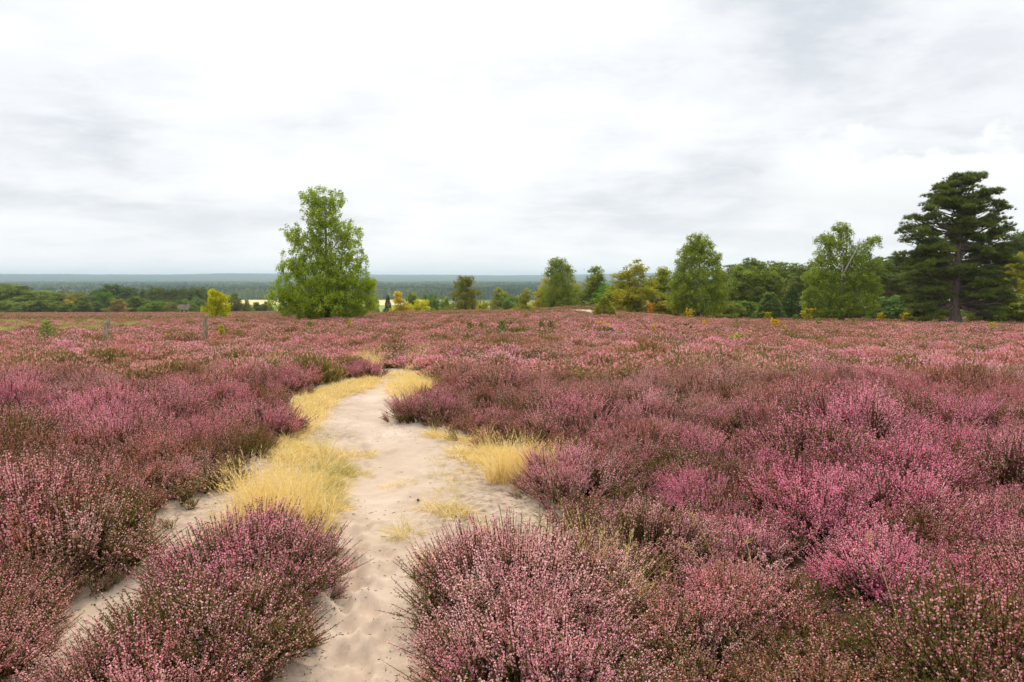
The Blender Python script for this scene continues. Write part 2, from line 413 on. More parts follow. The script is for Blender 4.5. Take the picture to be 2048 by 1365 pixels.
FRONT = gp([(835, 1330), (845, 1230), (880, 1180), (960, 1150), (1080, 1160), (1180, 1200), (1230, 1290), (1262, 1400), (1300, 1700), (880, 1700), (858, 1420)])
FARPATH = [(X(1140, 96), 96), (X(1180, 97), 97), (X(1200, 84), 84), (X(1192, 76), 76), (X(1178, 76), 76), (X(1170, 84), 84)]
FARSTRIP = [(X(1205, 86), 86), (X(1205, 90), 90), (X(1345, 94), 94), (X(1345, 90), 90)]

def build_ground():
    nr, na = 230, 400
    R = np.concatenate([[0.0], np.geomspace(.4, 15000, nr)])
    th = np.arange(na) / na * 2 * math.pi
    x = R[:, None] * np.sin(th); y = R[:, None] * np.cos(th); z = H(x, y)
    V = np.stack([x, y, z], -1).reshape(-1, 3)
    nr_ = V[:, 1] < 20; Q = V[nr_][:, :2]; w_ = np.zeros(len(Q))
    for p_ in (OPEN, TAIL):
        w_ = np.maximum(w_, np.where(in_poly(Q, p_), 1, 1 - smooth((poly_dist(Q, p_) - .40) / .10)))
    V[nr_, 2] -= .09 * w_
    i, k = np.meshgrid(np.arange(nr), np.arange(na), indexing='ij'); k2 = (k + 1) % na
    f = np.stack([i * na + k, (i + 1) * na + k, (i + 1) * na + k2, i * na + k2], -1).reshape(-1, 4)[:, ::-1]
    f = f[(i.ravel() > 0)]
    G = Geo(); G.add(V, f)
    c = np.stack([np.arange(na) * 0, na + np.arange(na), na + (np.arange(na) + 1) % na], 1)[:, ::-1]
    G.f.append(c); G.m.append(np.zeros(na, int)); G.r.append(np.zeros(na))
    tag(obj('ground', G.mesh('ground', [M_GROUND], True)), kind='structure')
build_ground()

def sheet(name, polys, step, lift, mats, bumps=True, edge=.06, bounds=None, wearfn=None, grow=0.0):
    P = np.concatenate([np.array(p) for p in polys]) if bounds is None else np.array(bounds)
    x0, y0 = P.min(0) - .3; x1, y1 = P.max(0) + .3
    xs = np.arange(x0, x1, step); ys = np.arange(y0, y1, step)
    XX, YY = np.meshgrid(xs, ys, indexing='ij'); Q = np.stack([XX.ravel(), YY.ravel()], 1)
    jit = (fbm(Q[:, 0] * 5, Q[:, 1] * 5, 5, 3) - .5) * edge * 4
    sd = np.full(len(Q), 1e9)
    for p in polys:
        d = poly_dist(Q, p); sd = np.minimum(sd, np.where(in_poly(Q, p), -d, d))
    ins = sd + jit < .08 + grow
    z = H(Q[:, 0], Q[:, 1]) + lift
    if bumps: z = z + sand_relief(Q[:, 0], Q[:, 1])
    z = z - smooth((sd + jit - grow) / .10) * (lift + .02) if bumps else z
    nx, ny = len(xs), len(ys); ids = np.arange(nx * ny).reshape(nx, ny)
    q = np.stack([ids[:-1, :-1], ids[1:, :-1], ids[1:, 1:], ids[:-1, 1:]], -1).reshape(-1, 4)
    q = q[ins[q].all(1)]
    used = np.unique(q); re = np.full(nx * ny, -1); re[used] = np.arange(len(used))
    G = Geo(); G.add(np.stack([Q[used, 0], Q[used, 1], z[used]], 1), re[q])
    me = G.mesh(name, mats, True)
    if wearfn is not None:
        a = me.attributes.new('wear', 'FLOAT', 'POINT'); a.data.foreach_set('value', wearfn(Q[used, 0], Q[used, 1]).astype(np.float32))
    return obj(name, me)
# trodden line of the main path and of the left track, in ground coordinates
CENTRE = np.array(gp([(720, 1700), (725, 1365), (720, 1200), (740, 1080), (760, 980), (765, 900), (745, 850), (745, 800), (765, 765), (770, 748)]))
LEFTC = np.array(gp([(-40, 1480), (60, 1345), (150, 1260), (300, 1150), (400, 1070), (480, 1010), (560, 960)]))
def line_dist(x, y, Ln):
    P = np.stack([np.ravel(x), np.ravel(y)], 1); d = np.full(len(P), 1e9)
    for i in range(len(Ln) - 1):
        a, b = Ln[i], Ln[i + 1]; ab = b - a
        t = np.clip(((P - a) @ ab) / (ab @ ab), 0, 1); d = np.minimum(d, np.linalg.norm(P - (a + t[:, None] * ab), axis=1))
    return d
def footprints():
    r = np.random.default_rng(12); out = []
    for i in range(75):
        k = r.uniform(0, len(CENTRE) - 1.001); i0 = int(k); p = CENTRE[i0] * (1 - k + i0) + CENTRE[i0 + 1] * (k - i0)
        t = CENTRE[i0 + 1] - CENTRE[i0]; a = math.atan2(t[1], t[0]) + r.uniform(-.35, .35) + (math.pi if r.random() < .5 else 0)
        s = .13 if p[1] < 4.8 else .3
        out.append((p[0] + r.uniform(-s, s), p[1] + r.uniform(-.1, .1), a, r.uniform(.5, 1)))
    for (a_, b_, s) in ((688, 1118, 1), (700, 1135, .9), (712, 1150, 1), (703, 1165, .8), (710, 1182, 1), (722, 1062, .9), (735, 1215, .7), (700, 1235, .8), (690, 1310, .8), (770, 1290, .5)):
        p = g(a_, b_); out.append((p[0], p[1], math.pi / 2 + r.uniform(-.9, .9), 1.5 * s))
    return out
FP = footprints()
def sand_relief(x, y):
    z = .034 * (fbm(x * 3.2, y * 3.2, 21, 4) - .5) + .016 * (fbm(x * 13, y * 13, 22, 3) - .5)
    d = line_dist(x, y, CENTRE); z = z - .022 * np.exp(-(d / .22) ** 2)
    for (px_, py_, a, s) in FP:
        dx, dy = x - px_, y - py_
        m = (np.abs(dx) < .3) & (np.abs(dy) < .3)
        u = dx[m] * math.cos(a) + dy[m] * math.sin(a); v = -dx[m] * math.sin(a) + dy[m] * math.cos(a)
        r2 = (u / .12) ** 2 + ((v - .012 * np.sin(u * 14)) / .048) ** 2
        z[m] += s * (-.027 * np.exp(-r2 ** 1.6) + .014 * np.exp(-((np.sqrt(r2) - 1.45) / .35) ** 2))
    return z
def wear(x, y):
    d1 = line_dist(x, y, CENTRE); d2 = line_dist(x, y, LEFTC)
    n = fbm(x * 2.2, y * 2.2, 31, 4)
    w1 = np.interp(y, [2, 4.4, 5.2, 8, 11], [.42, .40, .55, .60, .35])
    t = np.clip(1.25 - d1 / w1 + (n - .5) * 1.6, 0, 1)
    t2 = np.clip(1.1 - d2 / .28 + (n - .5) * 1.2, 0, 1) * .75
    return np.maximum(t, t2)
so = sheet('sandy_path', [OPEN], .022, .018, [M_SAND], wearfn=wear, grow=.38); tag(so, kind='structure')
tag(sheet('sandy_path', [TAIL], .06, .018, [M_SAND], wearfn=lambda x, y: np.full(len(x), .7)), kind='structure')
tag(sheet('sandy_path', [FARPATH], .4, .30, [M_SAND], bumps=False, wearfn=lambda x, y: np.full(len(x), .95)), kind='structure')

# ------------------------------------------------------------------ scatter by geometry nodes (only for uncountable growth)
_groups = {}
def scatter_group(key, protos, real=False):
    if key in _groups: return _groups[key]
    ng = bpy.data.node_groups.new(key, 'GeometryNodeTree')
    ng.interface.new_socket('Geometry', in_out='INPUT', socket_type='NodeSocketGeometry')
    ng.interface.new_socket('Geometry', in_out='OUTPUT', socket_type='NodeSocketGeometry')
    N, L = ng.nodes, ng.links
    gi = N.new('NodeGroupInput'); go = N.new('NodeGroupOutput')
    iop = N.new('GeometryNodeInstanceOnPoints'); jn = N.new('GeometryNodeJoinGeometry')
    for o in protos:
        oi = N.new('GeometryNodeObjectInfo'); oi.inputs['Object'].default_value = o
        gt = N.new('GeometryNodeGeometryToInstance')
        L.new(oi.outputs['Geometry'], gt.inputs[0]); L.new(gt.outputs[0], jn.inputs[0])
    def na(name, dt):
        a = N.new('GeometryNodeInputNamedAttribute'); a.data_type = dt; a.inputs['Name'].default_value = name; return a.outputs[0]
    e = N.new('FunctionNodeEulerToRotation'); L.new(na('rot', 'FLOAT_VECTOR'), e.inputs[0])
    L.new(gi.outputs[0], iop.inputs['Points']); L.new(jn.outputs[0], iop.inputs['Instance'])
    iop.inputs['Pick Instance'].default_value = True
    L.new(na('idx', 'INT'), iop.inputs['Instance Index'])
    L.new(e.outputs[0], iop.inputs['Rotation']); L.new(na('scl', 'FLOAT_VECTOR'), iop.inputs['Scale'])
    if real:
        rl = N.new('GeometryNodeRealizeInstances'); L.new(iop.outputs[0], rl.inputs[0]); L.new(rl.outputs[0], go.inputs[0])
    else: L.new(iop.outputs[0], go.inputs[0])
    _groups[key] = ng; return ng
def proto(me):
    return bpy.data.objects.new(me.name, me)         # never linked: only its mesh is used
class Pts:
    def __init__(s): s.p = []; s.rot = []; s.scl = []; s.a = {'tint': [], 'pale': [], 'dry': [], 'green': []}
    def add(s, p, rot, scl, tint=0., pale=0., dry=0., green=0.):
        n = len(p)
        if n == 0: return
        s.p.append(np.asarray(p, float)); s.rot.append(np.asarray(rot, float))
        scl = np.asarray(scl, float); s.scl.append(np.repeat(scl[:, None], 3, 1) if scl.ndim == 1 else scl)
        for k, v in (('tint', tint), ('pale', pale), ('dry', dry), ('green', green)): s.a[k].append(np.broadcast_to(v, (n,)).astype(float))
    def build(s, name, key, protos, parent=None, origin=(0, 0, 0)):
        P = np.concatenate(s.p) - np.array(origin); n = len(P)
        me = bpy.data.meshes.new(name); me.vertices.add(n); me.vertices.foreach_set('co', P.astype(np.float32).ravel())
        def at_(nm, tp, v, fld='value'):
            a = me.attributes.new(nm, tp, 'POINT'); a.data.foreach_set(fld, v.ravel())
        at_('rot', 'FLOAT_VECTOR', np.concatenate(s.rot).astype(np.float32), 'vector')
        at_('scl', 'FLOAT_VECTOR', np.concatenate(s.scl).astype(np.float32), 'vector')
        at_('idx', 'INT', np.random.default_rng(n).integers(0, len(protos), n).astype(np.int32))
        for k in s.a: at_(k, 'FLOAT', np.concatenate(s.a[k]).astype(np.float32))
        o = obj(name, me, parent); o.location = origin
        md = o.modifiers.new('scatter', 'NODES'); md.node_group = scatter_group(key, protos, key.endswith('real'))
        return o

# ------------------------------------------------------------------ heather
def tuft_mesh(seed):
    "a fan of about fifteen shoots; nominal height 1"
    r = np.random.default_rng(seed); G = Geo(); dead = seed % 12 == 4; ns = 11 if dead else 15; fs = r.uniform(.8, 1.22)
    for i in range(ns):
        a = r.uniform(0, 2 * math.pi); sr = r.uniform(.02, .31)
        hh = r.uniform(.54, 1.03)
        b = np.array([.02 * math.cos(a), .02 * math.sin(a), r.uniform(0, .2)])
        m = np.array([sr * .45 * math.cos(a), sr * .45 * math.sin(a), hh * .5])
        a2 = a + r.uniform(-.4, .4)
        t = np.array([sr * math.cos(a2), sr * math.sin(a2), hh])
        k = np.linspace(0, 1, 6)[:, None]; C = (1 - k) ** 2 * b + 2 * k * (1 - k) * m + k ** 2 * t
        tube(G, C[[0, 2, 4, 5]], [.0075, .006, .004, .002], 3, 0, cap=False)
        def on(tt): tt = tt[:, None]; return (1 - tt) ** 2 * b + 2 * tt * (1 - tt) * m + tt ** 2 * t
        if dead:       # grey-brown woody twigs without flowers
            for s in range(9):
                p0 = on(np.array([r.uniform(.3, .95)]))[0]; d = norm(np.array([r.normal() * .7, r.normal() * .7, .8])); q_ = p0 + d * r.uniform(.05, .17)
                shards(G, p0[None], q_[None], .007, r, 0); e_ = q_ + norm(d + r.normal(size=3) * .5) * .05; m_ = (p0 + q_) / 2; shards(G, m_[None], e_[None], .005, r, 0)
            continue
        # leaf-clad green part
        n = 24; tt = r.uniform(.12, .76, n); p = on(tt); d = rdirs(n, r); d[:, 2] = np.abs(d[:, 2]) + .9
        shards(G, p, p + norm(d) * r.uniform(.028, .05, n)[:, None], .012, r, 1)
        # side shoots
        for s in range(3):
            t0 = r.uniform(.42, .7); p0 = on(np.array([t0]))[0]; d = norm(np.array([r.normal() * .5, r.normal() * .5, 1.0]))
            ln = r.uniform(.12, .24); p1 = p0 + d * ln
            nn = 7; q = p0 + np.outer(r.uniform(.05, .6, nn), p1 - p0); dd = rdirs(nn, r); dd[:, 2] = np.abs(dd[:, 2]) + .8
            shards(G, q, q + norm(dd) * .035, .011, r, 1)
            shards(G, p0[None], p1[None], .006, r, 0)
            nn = 9; q = p0 + np.outer(r.uniform(.45, 1, nn), p1 - p0) + rdirs(nn, r) * .010
            bells(G, q, r.uniform(.009, .0155, nn), r)
        n = int(r.uniform(17, 27)); st = r.uniform(.56, .70); tt = np.linspace(st, 1.0, n) + r.uniform(-.01, .01, n)
        rad = .021 * (1 - .55 * (tt - st) / (1 - st)); p = on(np.clip(tt, 0, 1.02)) + norm(rdirs(n, r) * [1, 1, .3]) * rad[:, None]
        bells(G, p, r.uniform(.010, .0175, n) * fs, r)
    return G.mesh('heather_tuft', [M_ST, M_GR, M_FL])
def bells(G, P, s, r):
    n = len(P); s = np.broadcast_to(s, (n,))[:, None] * 1.05
    ax = rdirs(n, r); ax[:, 2] += .3; ax = norm(ax); b = norm(np.cross(ax, rdirs(n, r))); c = np.cross(ax, b)
    V = np.stack([P - ax * s * .6, P + b * s * .55, P + ax * s * .6, P - b * s * .55, P - ax * s * .6, P + c * s * .55, P + ax * s * .6, P - c * s * .55], 1).reshape(-1, 3)
    F_ = (np.array([[0, 1, 2, 3], [4, 5, 6, 7]])[None] + 8 * np.arange(n)[:, None, None]).reshape(-1, 4)
    G.add(V, F_, 2, np.repeat(r.uniform(0, 1, n), 2))
def bush_mesh(seed, nsp, wid, R=.5, parts=2, hh=.46, name='heather_cushion'):
    "whole cushion for the middle distance; radius R, height hh"
    r = np.random.default_rng(seed); G = Geo()
    q = R * np.sqrt(r.uniform(0, 1, nsp)); a = r.uniform(0, 2 * math.pi, nsp)
    lump = 1 + .22 * np.sin(a * 3 + seed) * (q / R)
    tilt = .95 * (q / R) ** 1.4
    d = norm(np.stack([np.sin(tilt) * np.cos(a), np.sin(tilt) * np.sin(a), np.cos(tilt)], 1) + .16 * r.normal(size=(nsp, 3)))
    top = np.stack([q * np.cos(a) * lump, q * np.sin(a) * lump, hh * (1 - .55 * (q / R) ** 2.2) * r.uniform(.72, 1.05, nsp)], 1)
    ln = r.uniform(.10, .2, nsp)[:, None] * (hh / .46)
    for k in range(parts):
        u0 = r.uniform(0, .75, nsp)[:, None] * ln; jd = norm(d + .35 * r.normal(size=(nsp, 3)))
        spindles(G, top - d * u0 - jd * ln * .27, top - d * u0 + d * .012, wid * 1.35, r, 2)
    lo = top - d * ln * .7; spindles(G, lo - d * ln * 1.3, lo + d * ln * .55, wid * 1.1, r, 1)
    m = int(nsp * .35); spindles(G, (lo - d * ln * 1.9)[:m], lo[:m], wid * .8, r, 0)
    return G.mesh(name, [M_ST, M_GR, M_FL])
TUFTS = [proto(tuft_mesh(96 + i)) for i in range(12)]
B1 = [proto(bush_mesh(200 + i, 560, .0165, .5, 3)) for i in range(9)]
B2 = [proto(bush_mesh(300 + i, 230, .027, .52, 3)) for i in range(7)]
B3 = [proto(bush_mesh(400 + i, 90, .065, .8, 1)) for i in range(6)]

def tint_at(x, y):
    n = fbm(x / 1.1 + 3, y / 1.1, 41, 3); big = fbm(x / 4 + 1, y / 5, 43, 3)
    px = x / np.maximum(y, .5)
    far = smooth((y - 8) / 22)
    t = .47 + (n - .5) * 1.0 + (big - .5) * .85
    t = t * (1 - far) + far * (.39 + (n - .5) * .42 + (big - .5) * .42)
    vf = smooth((y - 35) / 60); t = t * (1 - vf) + vf * (.30 + (big - .5) * .25 + .10 * smooth((-px - .2) / .2) * smooth((y - 80) / 20))
    pale = np.clip((fbm(x / 2.1 + 8, y / 2.1 + 5, 47, 3) - .46) * 1.7, 0, .45) * (1 - .75 * far)
    dry = np.clip((fbm(x / 2.4 - 8, y / 2.4 + 15, 49, 3) - .40) * 2.0, 0, .8) * .7 + .12 * far
    # magenta and rusty patches of the photograph, where they grow
    for (cx, cy_, rx, ry, dt) in ((1.35, 3.6, .55, .45, .3), (2.9, 3.8, .6, .5, .2), (-6, 7.5, 2.2, 1.1, .2), (-3.6, 6.5, 1.2, .8, .2),
                                  (1.2, 5.2, .7, .5, .25), (-8, 13, 4, 2, -.2), (-2.6, 2.9, .7, .6, -.3), (3.8, 7.5, 1.2, .6, .25), (-1.5, 3.6, .5, .3, .25), (4.5, 5.5, .9, .6, -.25)):
        t = t + dt * np.exp(-((x - cx) / rx) ** 2 - ((y - cy_) / ry) ** 2)
    return np.clip(t, .02, .98), pale, np.clip(dry, 0, .9)
def heather_ok(P, R):
    op = in_poly(P, OPEN) & ~in_poly(P, ISLAND) & ~in_poly(P, FRONT)
    d = poly_dist(P, OPEN)
    inisl = in_poly(P, ISLAND) | in_poly(P, FRONT)
    dd = np.where(inisl, np.minimum(poly_dist(P, ISLAND), poly_dist(P, FRONT)), d)
    ok = ~op & (dd > R * np.where(inisl, .62, np.where((P[:, 0] < -1.2) & (P[:, 1] > 6.2), .62, .74)))
    ok &= ~in_poly(P, TAIL) & (poly_dist(P, TAIL) > R * .35)
    return ok & ~in_poly(P, FARPATH) & ~in_poly(P, FARSTRIP)
def bush_tufts(pts, cx, cy_, R, h, n, r, tint, pale, dry, green=0):
    q = R * np.sqrt(r.uniform(0, 1, n)); a = r.uniform(0, 2 * math.pi, n)
    tilt = .80 * (q / R) ** 1.3 + r.normal(size=n) * .08
    bx = cx + q * .72 * np.cos(a); by = cy_ + q * .72 * np.sin(a)
    s = h * (1.04 - .20 * (q / R) ** 2) * r.uniform(.84, 1.12, n)
    z = H(bx, by) - .02
    wx = r.uniform(.92, 1.2, n) * s / h * max(h, .38)
    pts.add(np.stack([bx, by, z], 1), np.stack([np.zeros(n), tilt, a + r.normal(size=n) * .15], 1), np.stack([wx, wx, s], 1),
            np.clip(tint + r.normal(size=n) * .15, 0, 1), np.clip(pale + .11 + r.normal(size=n) * .17, 0, .85), dry,
            np.clip(green + .45 * (q / R) ** 3 + .9 * (fbm(bx / .35, by / .35, 83, 2) - .52) + r.normal(size=n) * .08, 0, .85))
def skirt(pts, cx, cy_, R, h, n, r, tint, pale, dry):
    a = r.uniform(0, 2 * math.pi, n); q = R * r.uniform(.72, 1.0, n); bx = cx + q * np.cos(a); by = cy_ + q * np.sin(a); s = h * r.uniform(.28, .55, n)
    pts.add(np.stack([bx, by, H(bx, by) - .015], 1), np.stack([np.zeros(n), r.uniform(.35, 1.0, n), a + r.normal(size=n) * .3], 1), np.stack([s * 1.5, s * 1.5, s], 1),
            np.clip(tint + r.normal(size=n) * .1, 0, 1), pale, dry, r.uniform(.3, .85, n))
def grid_pts(y0, y1, step, amax, r, amin=None):
    amin = -amax if amin is None else amin
    xs = np.arange((amin * y1) - 1.5, (amax * y1) + 1.5, step); ys = np.arange(y0, y1, step)
    XX, YY = np.meshgrid(xs, ys); P = np.stack([XX.ravel(), YY.ravel()], 1) + r.uniform(-.42, .42, (XX.size, 2)) * step
    return P[(P[:, 0] > amin * P[:, 1] - 1.6) & (P[:, 0] < amax * P[:, 1] + 1.6)]
OLIVE = [(X(-160, 30), 30), (X(0, 30.5), 30.5), (X(80, 32), 32), (X(200, 36), 36), (X(300, 46), 46), (X(380, 66), 66), (X(300, 79), 79), (X(-160, 80), 80)]
def build_heather():
    r = np.random.default_rng(55)
    # single cushions that stand out beside the path: things of their own
    heroes = [  # x, y, R, h, tint, pale, dry, tufts, label
        (g(728, 757), .42, .40, .66, .0, .1, 50, 'small dark purple heather bush at the far end of the sandy path, left side'),
        (g(860, 840), .50, .42, .66, .0, .15, 60, 'rounded deep purple heather bush jutting towards the narrow part of the path'),
        (g(515, 876), .50, .42, .60, .05, .15, 60, 'purple heather bush leaning over the left grass verge of the path'),
        (g(1150, 990), .45, .40, .66, .25, .0, 60, 'mauve heather bush with green base just right of the straw-coloured grass tuft'),
        (g(1040, 1235), .50, .48, .42, .55, .05, 95, 'pale pink flowering heather bush in the foreground right of the path'),
        (g(1070, 1390), .42, .42, .55, .35, .0, 70, 'pink heather bush overhanging the path at the bottom edge of the picture'),
        (g(500, 1190), .45, .46, .74, .10, .0, 85, 'violet heather bush at the tip of the strip between the two tracks'),
        (g(-60, 1262), .40, .36, .24, .18, .3, 70, 'rust-brown heather bush at the left picture edge beside the narrow track'),
        (g(-150, 1390), .40, .36, .30, .18, .3, 60, 'reddish heather bush in the bottom left corner left of the narrow track'),
        (g(300, 1430), .40, .36, .40, .25, .1, 70, 'rust-pink heather bush at the lower left end of the strip between the tracks'),
        (g(425, 1315), .42, .40, .46, .20, .0, 75, 'green and pink heather bush in the middle of the strip between the tracks'),
    ]
    hx = np.array([h[0] for h in heroes]); hr = np.array([h[1] for h in heroes])
    for (c, R, h, t, p, dr, n, lab) in heroes:
        pts = Pts(); bush_tufts(pts, c[0], c[1], R, h, n, r, t, p, dr, green=.42 if lab.startswith('green') else (.14 if 'strip' in lab else .04))
        skirt(pts, c[0], c[1], R, h, int(n * .25), r, t, p, dr)
        o = pts.build('heather_bush', 'tuft_real', TUFTS, None, (c[0], c[1], float(H(*c))))
        tag(o, lab, 'heather bush')
    near = Pts()
    P = grid_pts(1.2, 11.5, .53, .95, r)
    keep = heather_ok(P, .34)
    for c, R in zip(hx, hr): keep &= np.linalg.norm(P - c, axis=1) > R * .78
    PK = P[keep]; dE = np.minimum(poly_dist(PK, OPEN), np.minimum(poly_dist(PK, ISLAND) + np.where(in_poly(PK, ISLAND), 0, 9), poly_dist(PK, FRONT) + np.where(in_poly(PK, FRONT), 0, 9)))
    for (x, y), de in zip(PK, dE):
        R = min(r.uniform(.32, .50), de * 1.25 + .06); h = r.uniform(.27, .53) * (.66 + .62 * vnoise(x / 1.1, y / 1.1, 5))
        t, p, d = (float(k[0]) for k in tint_at(np.array([x]), np.array([y])))
        if r.random() < .10: t, p, h = .12, 0, h * .9
        n = int(46 * (R / .4) ** 2) if y < 5.5 else int((38 if y < 8 else 33) * (R / .4) ** 2)
        bush_tufts(near, x, y, R, h, n, r, np.clip(t + r.normal() * .13, 0, 1), max(p + r.normal() * .08, 0), d, green=r.uniform(-.15, .25) - (.12 if y > 7.5 else 0) + (.35 if r.random() < .12 else 0))
    for (x, y) in P[keep & (poly_dist(P, OPEN) < 1.0) & (P[:, 1] < 9)]:
        t, p, d = (float(k[0]) for k in tint_at(np.array([x]), np.array([y]))); skirt(near, x, y, .42, .42, 16, r, t, p, d)
    # low growth fills the edge towards the open ground
    P = grid_pts(1.2, 11.5, .20, .95, r); keep = heather_ok(P, .10)
    for c, R in zip(hx, hr): keep &= np.linalg.norm(P - c, axis=1) > R * .6
    E = P[keep]; t, p, d = tint_at(E[:, 0], E[:, 1]); n = len(E)
    h = r.uniform(.12, .30, n)
    near.add(np.stack([E[:, 0], E[:, 1], H(E[:, 0], E[:, 1]) - .02], 1), np.stack([np.zeros(n), r.uniform(0, .5, n), r.uniform(0, 6.28, n)], 1),
             np.stack([h * 1.5 + .1, h * 1.5 + .1, h], 1), t, p, d, r.uniform(.3, .8, n))
    tag(near.build('heather', 'tuft_scatter', TUFTS), 'flowering pink and purple heather on both sides of the sandy path', 'heather', kind='stuff')
    def band(y0, y1, step, protos, key, hs, amax=.93, lab='', amin=None, sx=1.0):
        P = grid_pts(y0, y1, step, amax, r, amin); P = P[heather_ok(P, .40 if y0 < 25 else .2)]
        P = P[~in_poly(P, OLIVE) | (r.uniform(0, 1, len(P)) < .30)]
        if y0 < 13:
            k = np.ones(len(P), bool)
            for c, R in zip(hx, hr): k &= np.linalg.norm(P - c, axis=1) > R * .8
            P = P[k]
        a = P[:, 0] / P[:, 1]
        lim = np.interp(a, [-1, -.4, -.28, -.2, .15, .26, 1], [262, 258, 235, 150, 137, 120, 110]); P = P[P[:, 1] < lim]
        n = len(P); t, p, d = tint_at(P[:, 0], P[:, 1])
        lump = .55 + .9 * fbm(P[:, 0] / 1.9, P[:, 1] / 1.9, 61, 2)
        s = r.uniform(.72, 1.22, n) * lump * hs
        w = r.uniform(.9, 1.25, n) * sx
        dk = r.uniform(0, 1, n) < .05
        t = np.where(dk, .08, np.clip(t + r.normal(size=n) * .09, 0, 1))
        pts = Pts(); pts.add(np.stack([P[:, 0], P[:, 1], H(P[:, 0], P[:, 1]) - .03], 1),
                np.stack([r.normal(size=n) * .06, r.normal(size=n) * .06, r.uniform(0, 6.28, n)], 1), np.stack([w, w, s], 1), t, p * r.uniform(.2, .9, n), d, np.clip(.34 + .9 * (fbm(P[:, 0] / .9, P[:, 1] / .9, 83, 2) - .5) + r.normal(size=n) * .12, 0, .7))
        o = pts.build('heather', key, protos); tag(o, lab, 'heather', kind='stuff'); return n
    c = [band(11.3, 24, .57, B1, 'bush1', .95, lab='pink heather cushions behind the near growth, on both sides of the path end'),
         band(24, 70, .80, B2, 'bush2', .95, lab='dusty rose heather in the middle of the heath around the fence posts', sx=1.15),
         band(70, 265, 1.35, B3, 'bush3', 1.0, lab='far reddish heather running up to the trees and the edge of the hill')]
    print('heather bands', c, 'near', sum(len(q) for q in near.p))
build_heather()

# olive grass on the far left of the heath
def blade_mesh(seed, n, L0, L1, spread, w, bend, flat=0.0, heads=False, name='grass_clump'):
    r = np.random.default_rng(seed); G = Geo()
    for i in range(n):
        a = r.uniform(0, 2 * math.pi); ln = r.uniform(L0, L1); q = spread * math.sqrt(r.uniform())
        p = np.array([q * math.cos(a), q * math.sin(a), 0.0]); a += r.normal() * .7
        el = math.pi / 2 - abs(r.normal()) * .28 - flat * r.uniform(.5, 1.1); bd = bend * r.uniform(.4, 1.6)
        pts = [p]; k = 4
        for j in range(k):
            e = el - bd * (j + .5) / k
            p = p + ln / k * np.array([math.cos(a) * math.cos(e), math.sin(a) * math.cos(e), math.sin(e)]); p[2] = max(p[2], .004); pts.append(p)
        pts = np.array(pts); sd = np.array([-math.sin(a), math.cos(a), 0]) if r.random() < .6 else norm(rdirs(1, r)[0])
        ww = w * np.array([1, .95, .75, .45, .08]) * .5 * r.uniform(.7, 1.3)
        V = np.concatenate([pts - sd * ww[:, None], pts + sd * ww[:, None]])
        G.add(V, [(j, j + 5, j + 6, j + 1) for j in range(4)], 0, r.uniform())
        if heads and r.random() < .55:
            m = 7; t0 = pts[-1] - pts[-2]; q0 = pts[-2] + np.outer(r.uniform(.1, 1.1, m), t0); dd = norm(t0 * 8 + rdirs(m, r) * .5)
            shards(G, q0, q0 + dd * .022, w * 1.3, r, 0, np.full(m, .45))
    return G.mesh(name, [M_GRASS])
GT = [proto(blade_mesh(500 + i, 46, .28, .55, .05, .0036, .55, heads=True)) for i in range(6)]
GS = [proto(blade_mesh(520 + i, 60, .07, .17, .09, .0036, 1.1, .55)) for i in range(6)]
GF = [proto(blade_mesh(540 + i, 30, .3, .6, .25, .03, .4)) for i in range(4)]
